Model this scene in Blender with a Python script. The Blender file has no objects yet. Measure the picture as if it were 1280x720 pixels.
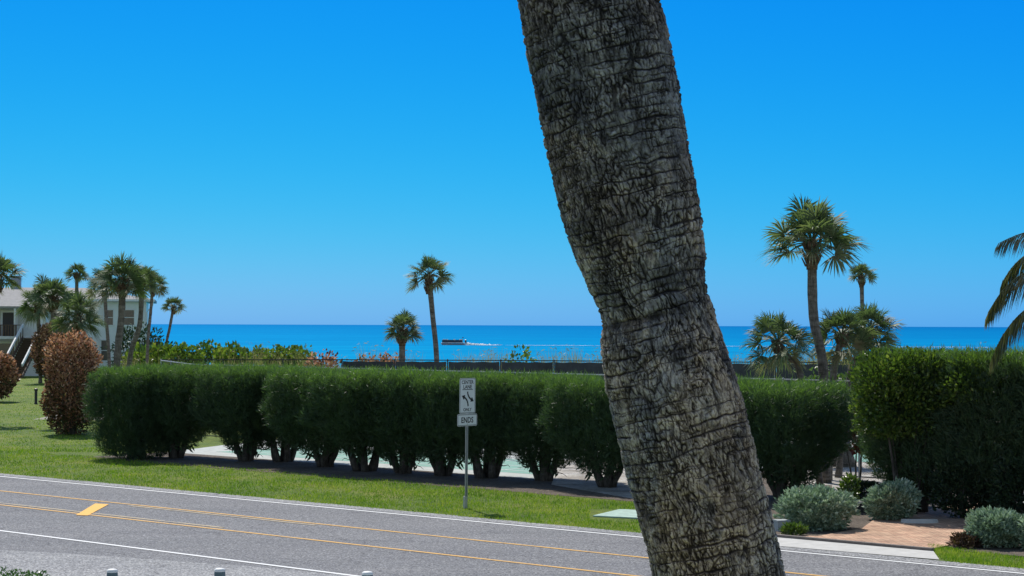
import bpy, math, random
import numpy as np
from math import radians as R, pi, sin, cos
from mathutils import Vector, Matrix

# ------------------------------------------------------------------ camera, world, sun
SC = bpy.context.scene
COL = SC.collection
H = 4.75                      # eye height, second floor balcony
F = 2350.0                    # focal length in photograph pixels (1280 wide)
cam = bpy.data.objects.new('camera', bpy.data.cameras.new('camera'))
COL.objects.link(cam)
cam.data.lens = F/1280*36
cam.data.sensor_width = 36
cam.data.clip_start = 0.1
cam.data.clip_end = 200000
_p, _r = math.atan(46.6/F), 0.0035
fw = Vector((0, cos(_p), sin(_p)))
rt = Vector((cos(_r), 0, sin(_r)))
rt = (rt - fw*rt.dot(fw)).normalized()
up = rt.cross(fw)
M = Matrix((rt, up, -fw)).transposed().to_4x4()
M.translation = Vector((0, 0, H))
cam.matrix_world = M
SC.camera = cam

SUN_EL, SUN_AZ = 53.0, -20.0            # azimuth from +Y towards +X
W = bpy.data.worlds.new('World'); SC.world = W; W.use_nodes = True
nt = W.node_tree; nt.nodes.clear()
sky = nt.nodes.new('ShaderNodeTexSky'); sky.sky_type = 'NISHITA'; sky.sun_disc = False
sky.sun_elevation = R(SUN_EL); sky.sun_rotation = R(SUN_AZ)
sky.altitude = 0; sky.air_density = 1.0; sky.dust_density = 0.25; sky.ozone_density = 3.0
def _m(op, a, b):
    n = nt.nodes.new('ShaderNodeMath'); n.operation = op
    for k, v in enumerate((a, b)):
        if hasattr(v, 'links'): nt.links.new(v, n.inputs[k])
        else: n.inputs[k].default_value = v
    return n.outputs[0]
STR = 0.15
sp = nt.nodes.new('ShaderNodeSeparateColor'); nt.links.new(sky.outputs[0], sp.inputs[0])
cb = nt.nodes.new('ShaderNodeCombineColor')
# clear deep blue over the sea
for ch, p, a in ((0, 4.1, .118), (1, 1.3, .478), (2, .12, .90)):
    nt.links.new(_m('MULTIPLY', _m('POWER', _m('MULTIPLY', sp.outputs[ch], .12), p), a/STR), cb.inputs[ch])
fill_sky = nt.nodes.new('ShaderNodeMix'); fill_sky.data_type = 'RGBA'; fill_sky.blend_type = 'MULTIPLY'; fill_sky.inputs[0].default_value = 1
fill_sky.inputs[7].default_value = (1.0, .93, .84, 1); nt.links.new(sky.outputs[0], fill_sky.inputs[6])  # unseen sky overhead and behind, tinted warm so shaded bark stays grey
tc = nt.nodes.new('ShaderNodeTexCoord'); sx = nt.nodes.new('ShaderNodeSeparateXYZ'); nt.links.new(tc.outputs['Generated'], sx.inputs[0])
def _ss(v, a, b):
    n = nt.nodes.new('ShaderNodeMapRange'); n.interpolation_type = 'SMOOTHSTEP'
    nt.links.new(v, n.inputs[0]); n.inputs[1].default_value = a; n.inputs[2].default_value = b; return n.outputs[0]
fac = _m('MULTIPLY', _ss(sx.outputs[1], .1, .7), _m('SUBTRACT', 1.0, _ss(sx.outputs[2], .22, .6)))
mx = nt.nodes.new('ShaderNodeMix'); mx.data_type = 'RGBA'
nt.links.new(fac, mx.inputs[0]); nt.links.new(fill_sky.outputs[2], mx.inputs[6]); nt.links.new(cb.outputs[0], mx.inputs[7])
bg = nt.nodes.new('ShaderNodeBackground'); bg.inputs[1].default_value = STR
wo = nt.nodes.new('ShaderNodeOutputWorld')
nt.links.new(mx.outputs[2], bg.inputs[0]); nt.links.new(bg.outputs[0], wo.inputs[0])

sun = bpy.data.objects.new('sun', bpy.data.lights.new('sun', 'SUN')); COL.objects.link(sun)
sun.data.energy = 4.6; sun.data.angle = R(0.53); sun.data.color = (1.0, 0.955, 0.88)
_sd = Vector((sin(R(SUN_AZ))*cos(R(SUN_EL)), cos(R(SUN_AZ))*cos(R(SUN_EL)), sin(R(SUN_EL))))
sun.rotation_euler = _sd.to_track_quat('Z', 'Y').to_euler()
sun.location = (-20, 30, 60)
SC.view_settings.view_transform = 'Standard'
SC.view_settings.look = 'None'
SC.view_settings.exposure = 0.0
SC.view_settings.gamma = 1.0
SC.view_settings.use_curve_mapping = False
SC.cycles.use_denoising = True
SC.cycles.max_bounces = 6
SC.cycles.transparent_max_bounces = 12
SC.cycles.sample_clamp_indirect = 4.0

# ------------------------------------------------------------------ helpers
def hz(x): return 404.4 + 0.0035*x
def G(x, y, z=0.0):
    """where the ray through a point of the photograph meets height z"""
    d = (H-z)*F/(y-hz(x))
    return Vector(((x-640)/F*d, d, z))
def P(x, y, d):
    return Vector(((x-640)/F*d, d, H-(y-hz(x))/F*d))
UX, UY = 0.7579, -0.6524        # along the road, to the right
NX, NY = 0.6524, 0.7579         # across the road, away from the viewer
def S(s, t, z=0.0): return Vector((s*UX+t*NX, s*UY+t*NY, z))
def st(p): return (p[0]*UX+p[1]*UY, p[0]*NX+p[1]*NY)
ROAD_ANG = math.atan2(UY, UX)

def nrm(a):
    return a/np.maximum(np.linalg.norm(a, axis=-1, keepdims=True), 1e-9)

class MB:
    def __init__(s): s.v = []; s.f = []; s.n = 0; s.a = []
    def add(s, v, f, a=None):
        v = np.asarray(v, dtype=np.float64).reshape(-1, 3)
        s.v.append(v)
        s.a.append(np.full(len(v), 0.5) if a is None else np.asarray(a))
        if isinstance(f, np.ndarray): s.f.append(f+s.n)
        else:
            by = {}
            for q in f: by.setdefault(len(q), []).append(q)
            for k in by: s.f.append(np.array(by[k])+s.n)
        s.n += len(v)
        return s
    def box(s, c, d, rz=0.0, tilt=None):
        c = np.array(c, float); hx, hy, hzz = d[0]/2, d[1]/2, d[2]/2
        v = np.array([(x, y, z) for x in (-hx, hx) for y in (-hy, hy) for z in (-hzz, hzz)])
        if tilt is not None:
            m = np.array(tilt.to_matrix()); v = v@m.T
        if rz:
            ca, sa = cos(rz), sin(rz)
            v = np.stack([v[:, 0]*ca-v[:, 1]*sa, v[:, 0]*sa+v[:, 1]*ca, v[:, 2]], 1)
        return s.add(v+c, [(0, 1, 3, 2), (4, 6, 7, 5), (0, 4, 5, 1), (2, 3, 7, 6), (0, 2, 6, 4), (1, 5, 7, 3)])
    def tube(s, pts, rad, sides=8, cap=True):
        pts = np.array([tuple(p) for p in pts], float); n = len(pts)
        rad = np.full(n, rad) if np.isscalar(rad) else np.array(rad, float)
        t = np.gradient(pts, axis=0); t = nrm(t)
        ref = np.array([0, 0, 1.0]) if abs(t[:, 2]).mean() < 0.8 else np.array([1.0, 0, 0])
        e1 = nrm(np.cross(t, ref)); e2 = np.cross(t, e1)
        an = np.linspace(0, 2*pi, sides, endpoint=False)
        ring = e1[:, None]*np.cos(an)[None, :, None]+e2[:, None]*np.sin(an)[None, :, None]
        v = pts[:, None]+ring*rad[:, None, None]
        i = np.arange(n-1)[:, None]*sides; j = np.arange(sides)[None]; k = (j+1) % sides
        q = np.stack([i+j, i+k, i+sides+k, i+sides+j], -1).reshape(-1, 4)
        s.add(v.reshape(-1, 3), q)
        if cap:
            s.f.append(np.array([list(range(sides))[::-1]])+s.n-n*sides)
            s.f.append(np.array([list(range(sides))])+s.n-sides)
        return s
    def build(s, name, mat, parent=None, smooth=False, attr=False):
        v = np.concatenate(s.v)
        q = parent
        while q is not None: v = v-np.array(q.location); q = q.parent
        me = bpy.data.meshes.new(name)
        me.vertices.add(len(v)); me.vertices.foreach_set('co', v.astype(np.float32).ravel())
        li = np.concatenate([f.ravel() for f in s.f]).astype(np.int32)
        lt = np.concatenate([np.full(len(f), f.shape[1]) for f in s.f]).astype(np.int32)
        ls = np.concatenate([[0], np.cumsum(lt)[:-1]]).astype(np.int32)
        me.loops.add(len(li)); me.loops.foreach_set('vertex_index', li)
        me.polygons.add(len(lt)); me.polygons.foreach_set('loop_start', ls); me.polygons.foreach_set('loop_total', lt)
        me.polygons.foreach_set('use_smooth', np.full(len(lt), bool(smooth)))
        if attr:
            at = me.attributes.new('rnd', 'FLOAT', 'POINT')
            at.data.foreach_set('value', np.concatenate(s.a).astype(np.float32))
        me.update(calc_edges=True)
        if mat: me.materials.append(mat)
        o = bpy.data.objects.new(name, me); COL.objects.link(o)
        if parent is not None: o.parent = parent
        return o

def tag(o, label=None, cat=None, group=None, kind=None):
    if label: o['label'] = label
    if cat: o['category'] = cat
    if group: o['group'] = group
    if kind: o['kind'] = kind
    return o
def thing(name, label, cat, loc, group=None):
    o = bpy.data.objects.new(name, None); COL.objects.link(o)
    o.location = Vector(loc); o.empty_display_size = 0.3
    return tag(o, label, cat, group)
def dup(root, loc, rz=0.0, sc=(1, 1, 1), label=None):
    r = root.copy(); COL.objects.link(r)
    r.location = Vector(loc); r.rotation_euler = (0, 0, rz); r.scale = sc
    if label: r['label'] = label
    for ch in list(root.children):
        c = ch.copy(); COL.objects.link(c); c.parent = r
        for g in list(ch.children):
            d = g.copy(); COL.objects.link(d); d.parent = c
    return r

def sheet(name, pts, z, mat, kind='structure', drop=0.0):
    """flat polygon with a thin skirt"""
    m = MB(); n = len(pts)
    v = [(p[0], p[1], z) for p in pts]
    f = [tuple(range(n))]
    if drop:
        v += [(p[0], p[1], z-drop) for p in pts]
        f += [(i, i+n, (i+1) % n+n, (i+1) % n) for i in range(n)]
    a = sum(pts[i][0]*pts[(i+1) % n][1]-pts[(i+1) % n][0]*pts[i][1] for i in range(n))
    if a < 0: f = [tuple(reversed(q)) for q in f]
    m.add(v, f)
    o = m.build(name, mat)
    if kind: o['kind'] = kind
    return o

# ------------------------------------------------------------------ materials
def nodemat(name):
    m = bpy.data.materials.new(name); m.use_nodes = True
    t = m.node_tree; b = t.nodes['Principled BSDF']
    return m, t, b
def N(t, kind, **kw):
    n = t.nodes.new(kind)
    for k, v in kw.items(): setattr(n, k, v)
    return n
def ramp(t, fac, stops):
    r = N(t, 'ShaderNodeValToRGB'); e = r.color_ramp.elements
    while len(e) > 2: e.remove(e[-1])
    for i, (p, c) in enumerate(stops):
        q = e[i] if i < 2 else e.new(p)
        q.position = p; q.color = (*c, 1)
    t.links.new(fac, r.inputs[0]); return r
def noise(t, scale, detail=4, rough=.6, vec=None, dist=0):
    n = N(t, 'ShaderNodeTexNoise'); n.inputs['Scale'].default_value = scale
    n.inputs['Detail'].default_value = detail; n.inputs['Roughness'].default_value = rough
    n.inputs['Distortion'].default_value = dist
    if vec is not None: t.links.new(vec, n.inputs['Vector'])
    return n
def mixc(t, f, a, b, mode='MIX'):
    m = N(t, 'ShaderNodeMix', data_type='RGBA', blend_type=mode)
    for s, i in ((f, 0), (a, 6), (b, 7)):
        if hasattr(s, 'links'): t.links.new(s, m.inputs[i])
        elif i == 0: m.inputs[0].default_value = s
        else: m.inputs[i].default_value = (*s, 1)
    return m.outputs[2]
def geo(t): return N(t, 'ShaderNodeNewGeometry').outputs['Position']
def objc(t): return N(t, 'ShaderNodeTexCoord').outputs['Object']
def scaled(t, vec, s, rz=0):
    m = N(t, 'ShaderNodeMapping'); m.inputs['Scale'].default_value = s; m.inputs['Rotation'].default_value = (0, 0, rz)
    t.links.new(vec, m.inputs[0]); return m.outputs[0]
def bump(t, b, h, strength=.4, dist=.02):
    n = N(t, 'ShaderNodeBump'); n.inputs['Strength'].default_value = strength; n.inputs['Distance'].default_value = dist
    t.links.new(h, n.inputs['Height']); t.links.new(n.outputs[0], b.inputs['Normal']); return n

def plain(name, c, rough=.6, var=.15, scale=6, metal=0, spec=.5, coord='obj'):
    m, t, b = nodemat(name)
    v = objc(t) if coord == 'obj' else geo(t)
    n = noise(t, scale, 5, .65, v)
    lo = tuple(x*(1-var) for x in c); hi = tuple(min(1, x*(1+var)) for x in c)
    r = ramp(t, n.outputs[0], [(.3, lo), (.7, hi)])
    t.links.new(r.outputs[0], b.inputs['Base Color'])
    b.inputs['Roughness'].default_value = rough; b.inputs['Metallic'].default_value = metal
    b.inputs['Specular IOR Level'].default_value = spec
    bump(t, b, n.outputs[0], .15, .01)
    return m

def leafmat(name, stops, trans=.3, rough=.45, clump=1.2, tcol=None, spec=.4, cl=.35):
    m, t, b = nodemat(name)
    a = N(t, 'ShaderNodeAttribute', attribute_name='rnd')
    n = noise(t, clump, 3, .6, geo(t))
    mx = N(t, 'ShaderNodeMapRange'); mx.inputs[1].default_value = .3; mx.inputs[2].default_value = .7
    t.links.new(n.outputs[0], mx.inputs[0])
    f = N(t, 'ShaderNodeMix', data_type='FLOAT'); f.inputs[0].default_value = cl
    t.links.new(a.outputs['Fac'], f.inputs[2]); t.links.new(mx.outputs[0], f.inputs[3])
    r = ramp(t, f.outputs[0], stops)
    t.links.new(r.outputs[0], b.inputs['Base Color'])
    b.inputs['Roughness'].default_value = rough; b.inputs['Specular IOR Level'].default_value = spec
    tr = N(t, 'ShaderNodeBsdfTranslucent')
    tc = mixc(t, 1.0, r.outputs[0], tcol or (1.3, 1.5, .6), 'MULTIPLY')
    t.links.new(tc, tr.inputs[0])
    ms = N(t, 'ShaderNodeMixShader'); ms.inputs[0].default_value = trans
    t.links.new(b.outputs[0], ms.inputs[1]); t.links.new(tr.outputs[0], ms.inputs[2])
    t.links.new(ms.outputs[0], t.nodes['Material Output'].inputs[0])
    return m

def mat_grass():
    m, t, b = nodemat('lawn_grass')
    g = geo(t)
    n1 = noise(t, .35, 4, .6, g); n2 = noise(t, 5, 5, .7, g); n3 = noise(t, 45, 3, .7, g)
    c1 = ramp(t, n1.outputs[0], [(.3, (.085, .16, .018)), (.55, (.16, .225, .024)), (.75, (.25, .25, .05))])
    c2 = ramp(t, n2.outputs[0], [(.35, (.55, .6, .5)), (.65, (1.35, 1.3, 1.3))])
    c = mixc(t, 1.0, c1.outputs[0], c2.outputs[0], 'MULTIPLY')
    c3 = ramp(t, n3.outputs[0], [(.35, (.35, .4, .3)), (.6, (1.35, 1.3, 1.2))])
    c = mixc(t, 1.0, c, c3.outputs[0], 'MULTIPLY')
    t.links.new(c, b.inputs['Base Color']); b.inputs['Roughness'].default_value = .8
    b.inputs['Specular IOR Level'].default_value = .2
    bump(t, b, n3.outputs[0], .9, .05)
    return m
def mat_asphalt(name, base, tone=1.0):
    m, t, b = nodemat(name)
    g = geo(t)
    al = scaled(t, g, (.06, .9, 1), -ROAD_ANG)   # streaks along the traffic
    n1 = noise(t, 1.0, 4, .6, al); n2 = noise(t, 22, 4, .75, g); n3 = noise(t, .5, 4, .6, g)
    n4 = noise(t, 7, 5, .8, g)
    c = ramp(t, n2.outputs[0], [(.34, tuple(x*.35 for x in base)), (.5, base), (.64, tuple(x*2.1 for x in base))])
    s = ramp(t, n1.outputs[0], [(.3, (.86, .87, .88)), (.7, (1.1, 1.09, 1.08))])
    c = mixc(t, 1.0, c.outputs[0], s.outputs[0], 'MULTIPLY')
    s = ramp(t, n3.outputs[0], [(.35, (.92, .92, .93)), (.7, (1.07, 1.07, 1.06))])
    c = mixc(t, 1.0, c, s.outputs[0], 'MULTIPLY')
    s = ramp(t, n4.outputs[0], [(.4, (.72, .72, .74)), (.6, (1.28, 1.28, 1.26))])
    c = mixc(t, 1.0, c, s.outputs[0], 'MULTIPLY')
    vo = N(t, 'ShaderNodeTexVoronoi', feature='DISTANCE_TO_EDGE'); vo.inputs['Scale'].default_value = .22
    wv = noise(t, 1.3, 4, .6, g); wa = N(t, 'ShaderNodeVectorMath', operation='ADD'); t.links.new(g, wa.inputs[0]); t.links.new(wv.outputs[1], wa.inputs[1]); t.links.new(wa.outputs[0], vo.inputs['Vector'])
    s = ramp(t, vo.outputs[0], [(.002, (.55, .55, .56)), (.006, (1, 1, 1))]); c = mixc(t, .8, c, s.outputs[0], 'MULTIPLY')
    t.links.new(c, b.inputs['Base Color']); b.inputs['Roughness'].default_value = .85
    b.inputs['Specular IOR Level'].default_value = .25
    bump(t, b, n2.outputs[0], .5, .01)
    return m
def mat_paint(name, c, wear=.42, under=(.17, .17, .17)):
    m, t, b = nodemat(name)
    g = geo(t)
    n = noise(t, 14, 6, .8, g); n2 = noise(t, .8, 3, .5, g)
    ad = N(t, 'ShaderNodeMath', operation='ADD'); t.links.new(n.outputs[0], ad.inputs[0])
    ml = N(t, 'ShaderNodeMath', operation='MULTIPLY'); ml.inputs[1].default_value = .35
    t.links.new(n2.outputs[0], ml.inputs[0]); t.links.new(ml.outputs[0], ad.inputs[1])
    r = ramp(t, ad.outputs[0], [(wear, under), (wear+.14, c)])
    t.links.new(r.outputs[0], b.inputs['Base Color']); b.inputs['Roughness'].default_value = .7
    return m
def mat_mulch():
    m, t, b = nodemat('leaf_litter')
    g = geo(t)
    n = noise(t, 9, 6, .8, g); n2 = noise(t, .7, 3, .6, g)
    c = ramp(t, n.outputs[0], [(.3, (.04, .03, .022)), (.5, (.13, .1, .075)), (.7, (.24, .2, .16))])
    s = ramp(t, n2.outputs[0], [(.35, (.7, .7, .7)), (.65, (1.2, 1.2, 1.2))])
    t.links.new(mixc(t, 1, c.outputs[0], s.outputs[0], 'MULTIPLY'), b.inputs['Base Color'])
    b.inputs['Roughness'].default_value = .95; bump(t, b, n.outputs[0], 1, .06)
    return m
def mat_shell():
    m, t, b = nodemat('shell_sand')
    g = geo(t)
    n = noise(t, 6, 6, .8, g); n2 = noise(t, 1.1, 3, .6, g)
    c = ramp(t, n.outputs[0], [(.3, (.2, .18, .15)), (.5, (.45, .42, .37)), (.7, (.62, .6, .55))])
    s = ramp(t, n2.outputs[0], [(.4, (.65, .62, .6)), (.6, (1.05, 1.05, 1.05))])
    t.links.new(mixc(t, 1, c.outputs[0], s.outputs[0], 'MULTIPLY'), b.inputs['Base Color'])
    b.inputs['Roughness'].default_value = .95; bump(t, b, n.outputs[0], .8, .05)
    return m
def mat_brick():
    m, t, b = nodemat('brick_pavers')
    v = scaled(t, geo(t), (1, 1, 1), -ROAD_ANG)
    br = N(t, 'ShaderNodeTexBrick'); t.links.new(v, br.inputs['Vector'])
    br.inputs['Scale'].default_value = 1.0; br.inputs['Brick Width'].default_value = .24; br.inputs['Row Height'].default_value = .12
    br.inputs['Mortar Size'].default_value = .008
    br.inputs['Color1'].default_value = (.60, .40, .27, 1); br.inputs['Color2'].default_value = (.42, .24, .16, 1); br.inputs['Mortar'].default_value = (.12, .09, .07, 1)
    n = noise(t, 1.6, 5, .7, geo(t))
    s = ramp(t, n.outputs[0], [(.35, (.75, .74, .72)), (.65, (1.3, 1.25, 1.2))])
    t.links.new(mixc(t, 1, br.outputs[0], s.outputs[0], 'MULTIPLY'), b.inputs['Base Color'])
    b.inputs['Roughness'].default_value = .85
    inv = N(t, 'ShaderNodeMath', operation='SUBTRACT'); inv.inputs[0].default_value = 1; t.links.new(br.outputs['Fac'], inv.inputs[1])
    bump(t, b, inv.outputs[0], .6, .01)
    return m
def mat_water():
    m, t, b = nodemat('sea_water')
    g = geo(t)
    sx = N(t, 'ShaderNodeSeparateXYZ'); t.links.new(g, sx.inputs[0])
    lg = N(t, 'ShaderNodeMath', operation='LOGARITHM'); lg.inputs[1].default_value = 10; t.links.new(sx.outputs[1], lg.inputs[0])
    v = scaled(t, g, (.0018, .012, 1)); n = noise(t, 1, 5, .6, v, .4)
    v2 = scaled(t, g, (.05, .22, 1)); n2 = noise(t, 1, 5, .7, v2)
    nm = N(t, 'ShaderNodeMath', operation='MULTIPLY_ADD'); nm.inputs[1].default_value = .45; nm.inputs[2].default_value = -.22
    t.links.new(n.outputs[0], nm.inputs[0])
    ad = N(t, 'ShaderNodeMath', operation='ADD'); t.links.new(lg.outputs[0], ad.inputs[0]); t.links.new(nm.outputs[0], ad.inputs[1])
    mr = N(t, 'ShaderNodeMapRange'); mr.inputs[1].default_value = 2.3; mr.inputs[2].default_value = 4.3
    t.links.new(ad.outputs[0], mr.inputs[0])
    c = ramp(t, mr.outputs[0], [(0, (.002, .29, .46)), (.18, (.001, .235, .46)), (.4, (.0008, .18, .42)), (.7, (.0005, .145, .38)), (1, (.0005, .12, .36))])
    s = ramp(t, n2.outputs[0], [(.35, (.72, .8, .86)), (.65, (1.2, 1.16, 1.1))])
    cc = mixc(t, 1, c.outputs[0], s.outputs[0], 'MULTIPLY')
    n5 = noise(t, 1, 4, .65, scaled(t, g, (.0045, .03, 1)), .3); s5 = ramp(t, n5.outputs[0], [(.35, (.6, .86, .92)), (.5, (1, 1, 1)), (.7, (1.5, 1.13, 1.06))]); cc = mixc(t, 1, cc, s5.outputs[0], 'MULTIPLY')
    df = N(t, 'ShaderNodeBsdfDiffuse'); t.links.new(cc, df.inputs[0])
    gl = N(t, 'ShaderNodeBsdfGlossy'); gl.inputs['Roughness'].default_value = .35; gl.inputs[0].default_value = (.04, .45, .8, 1)
    bp = N(t, 'ShaderNodeBump'); bp.inputs['Strength'].default_value = .6; bp.inputs['Distance'].default_value = .5
    t.links.new(n2.outputs[0], bp.inputs['Height']); t.links.new(bp.outputs[0], gl.inputs['Normal'])
    ms = N(t, 'ShaderNodeMixShader'); ms.inputs[0].default_value = .14
    t.links.new(df.outputs[0], ms.inputs[1]); t.links.new(gl.outputs[0], ms.inputs[2])
    t.links.new(ms.outputs[0], t.nodes['Material Output'].inputs[0])
    return m
def mat_bark(name, c1, c2, c3, ringscale=9, s=1.0):
    m, t, b = nodemat(name)
    g = geo(t)
    v = scaled(t, g, (2*s, 2*s, ringscale*s)); n = noise(t, 1, 5, .7, v, .3)
    v2 = scaled(t, g, (22*s, 22*s, 4*s)); n2 = noise(t, 1, 4, .7, v2)
    r = ramp(t, n.outputs[0], [(.3, c1), (.5, c2), (.7, c3)])
    r2 = ramp(t, n2.outputs[0], [(.35, (.55, .55, .55)), (.6, (1.15, 1.15, 1.15))])
    t.links.new(mixc(t, 1, r.outputs[0], r2.outputs[0], 'MULTIPLY'), b.inputs['Base Color'])
    b.inputs['Roughness'].default_value = .9; b.inputs['Specular IOR Level'].default_value = .2
    bump(t, b, n.outputs[0], .8, .05)
    return m

M_GRASS = mat_grass(); M_ROAD = mat_asphalt('road_asphalt', (.172, .172, .176)); M_LANE2 = mat_asphalt('pale_asphalt', (.25, .25, .25))
M_WHITE = mat_paint('white_road_paint', (.74, .74, .72), .34); M_YEL = mat_paint('yellow_road_paint', (.66, .36, .06), .50)
M_YELB = mat_paint('bright_yellow_paint', (.78, .40, .03), .30); M_YELF = mat_paint('faded_yellow_paint', (.42, .33, .19), .56)
M_MULCH = mat_mulch(); M_SHELL = mat_shell(); M_BRICK = mat_brick(); M_WATER = mat_water()
M_CONC = plain('pale_concrete', (.5, .49, .46), .85, .14, 3, coord='geo'); M_KERB = plain('dark_kerb', (.14, .12, .11), .85, .25, 9, coord='geo')
M_COURT = plain('court_green', (.15, .33, .25), .7, .12, 1.2, coord='geo'); M_PAD = plain('green_pad', (.34, .47, .40), .8, .28, 4, coord='geo')
M_CONC2 = plain('walk_concrete', (.44, .46, .43), .85, .2, 2.5, coord='geo')
M_WLINE = plain('court_line', (.75, .75, .73), .7, .05)
M_BARK_S = mat_bark('sabal_bark', (.07, .06, .05), (.17, .15, .13), (.26, .235, .21))
M_BOOT = mat_bark('palm_boots', (.05, .035, .025), (.13, .09, .06), (.22, .165, .12), 14)
M_BARK_C = mat_bark('casuarina_bark', (.035, .03, .027), (.075, .065, .06), (.13, .12, .11), 3)
M_BARK_G = mat_bark('grey_stem', (.08, .07, .06), (.15, .135, .12), (.24, .22, .20), 3)
M_SABAL = leafmat('sabal_leaf', [(.1, (.04, .065, .035)), (.45, (.10, .15, .075)), (.8, (.20, .24, .14)), (1, (.22, .18, .11))], .30, .56, 2.0, spec=.45, cl=.2)
M_COCO = leafmat('coconut_leaf', [(.1, (.05, .07, .03)), (.6, (.12, .13, .06)), (1, (.25, .22, .13))], .25, .35, 2.0, spec=.6)
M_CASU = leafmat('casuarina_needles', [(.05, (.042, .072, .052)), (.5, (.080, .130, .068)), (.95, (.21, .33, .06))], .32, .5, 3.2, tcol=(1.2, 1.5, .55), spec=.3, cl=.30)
M_BROAD = leafmat('broad_leaf', [(.1, (.035, .07, .02)), (.5, (.075, .13, .028)), (.85, (.15, .21, .04)), (1, (.34, .36, .12))], .32, .35, 1.5, spec=.6)
M_SEAG = leafmat('sea_grape_leaf', [(.1, (.04, .085, .02)), (.5, (.10, .17, .03)), (.85, (.2, .26, .05)), (1, (.40, .28, .09))], .35, .4, .5)
M_REDL = leafmat('red_sea_grape_leaf', [(.1, (.06, .02, .015)), (.6, (.16, .05, .03)), (1, (.2, .15, .05))], .3, .35, 2, tcol=(1.6, .8, .5))
M_REDD = leafmat('dark_red_leaf', [(.1, (.03, .02, .018)), (.6, (.09, .045, .04)), (.9, (.16, .14, .06)), (1, (.3, .22, .14))], .2, .5, 2)
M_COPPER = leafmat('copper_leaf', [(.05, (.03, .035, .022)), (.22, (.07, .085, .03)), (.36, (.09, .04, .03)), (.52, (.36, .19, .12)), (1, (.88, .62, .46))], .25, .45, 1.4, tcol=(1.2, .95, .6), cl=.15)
M_SILVER = leafmat('silver_leaf', [(.05, (.11, .17, .11)), (.5, (.27, .36, .25)), (.95, (.58, .66, .54))], .18, .5, 2.5, tcol=(1.0, 1.2, .8), cl=.3)
M_DARKB = leafmat('dark_groundcover', [(.1, (.015, .03, .02)), (.6, (.03, .055, .03)), (1, (.06, .10, .04))], .2, .5, 2)
M_CLIP = leafmat('clipped_hedge_leaf', [(.1, (.03, .075, .018)), (.6, (.06, .14, .03)), (1, (.12, .23, .06))], .3, .35, 4, spec=.6)
M_OATS = leafmat('sea_oats_straw', [(.1, (.10, .11, .05)), (.5, (.26, .23, .13)), (1, (.45, .38, .24))], .3, .6, .3)
M_BLADE = leafmat('grass_blade', [(.05, (.06, .13, .014)), (.35, (.14, .27, .022)), (.65, (.29, .38, .04)), (1, (.55, .50, .18))], .32, .55, .45, cl=.5, spec=.25)
M_STEEL = plain('galvanised_steel', (.42, .44, .46), .45, .12, 12, metal=.55)
M_SIGNW = plain('sign_white', (.72, .75, .78), .35, .04, 5); M_BLACK = plain('sign_black', (.012, .012, .014), .5, .1)
M_RAIL = plain('fence_rail', (.34, .36, .37), .5, .15, 8, metal=.3); M_WIRE = plain('chain_wire', (.10, .12, .11), .5, .1, 5)
M_SCREEN = plain('windscreen_fabric', (.035, .042, .046), .9, .35, 1.3); M_POSTB = plain('black_post', (.02, .022, .024), .5, .1)
M_WALL = plain('white_stucco', (.78, .77, .76), .9, .05, 2); M_TRIM = plain('white_trim', (.72, .72, .72), .6, .05)
M_ROOF = plain('grey_shingle', (.28, .275, .27), .9, .2, 3); M_GLASS = plain('window_glass', (.03, .045, .06), .12, .2, 1, spec=.8)
M_WOOD = plain('brown_wood', (.11, .07, .05), .8, .25, 6); M_DOOR = plain('dark_door', (.03, .025, .03), .5, .1)
M_FOAM = plain('sea_foam', (.85, .9, .92), .8, .05); M_BOATW = plain('boat_white', (.7, .72, .74), .35, .05)
M_BOATD = plain('boat_dark', (.02, .025, .04), .4, .1); M_ALU = plain('boat_aluminium', (.22, .24, .27), .35, .1, metal=.7)
M_POSTG = plain('grey_green_post', (.12, .17, .18), .7, .2, 6); M_POSTW = plain('white_post_cap', (.78, .78, .76), .6, .05)
M_TEALP = plain('grey_block', (.35, .38, .39), .8, .1)

# ------------------------------------------------------------------ noise in numpy for the near palm trunk
def hash2(ix, iy, k=0):
    h = (ix*374761393 + iy*668265263 + k*1442695041) & 0xFFFFFFFF
    h = ((h ^ (h >> 13))*1274126177) & 0xFFFFFFFF
    return ((h ^ (h >> 16)) & 0xFFFFFF)/float(0xFFFFFF)
def vnoise(x, y, k=0):
    ix = np.floor(x).astype(np.int64); iy = np.floor(y).astype(np.int64)
    fx = x-ix; fy = y-iy; fx = fx*fx*(3-2*fx); fy = fy*fy*(3-2*fy)
    a = hash2(ix, iy, k); b = hash2(ix+1, iy, k); c = hash2(ix, iy+1, k); d = hash2(ix+1, iy+1, k)
    return (a*(1-fx)+b*fx)*(1-fy)+(c*(1-fx)+d*fx)*fy
def fbm(x, y, o=4, k=0):
    s = 0; a = .5; n = 0
    for i in range(o):
        s = s+a*vnoise(x, y, k+i*17); n += a; x = x*2.03+7.1; y = y*2.03+3.7; a *= .5
    return s/n
def voro(x, y, k=0, jit=.9):
    ix = np.floor(x).astype(np.int64); iy = np.floor(y).astype(np.int64)
    f1 = np.full(x.shape, 9.0); f2 = np.full(x.shape, 9.0); cid = np.zeros(x.shape)
    for dx in (-1, 0, 1):
        for dy in (-1, 0, 1):
            cx = ix+dx; cy = iy+dy
            px = cx+.5+jit*(hash2(cx, cy, k)-.5); py = cy+.5+jit*(hash2(cx, cy, k+5)-.5)
            d = np.hypot(px-x, py-y)
            nf = d < f1
            f2 = np.where(nf, f1, np.minimum(f2, d)); cid = np.where(nf, hash2(cx, cy, k+9), cid); f1 = np.where(nf, d, f1)
    return f2-f1, cid

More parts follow.
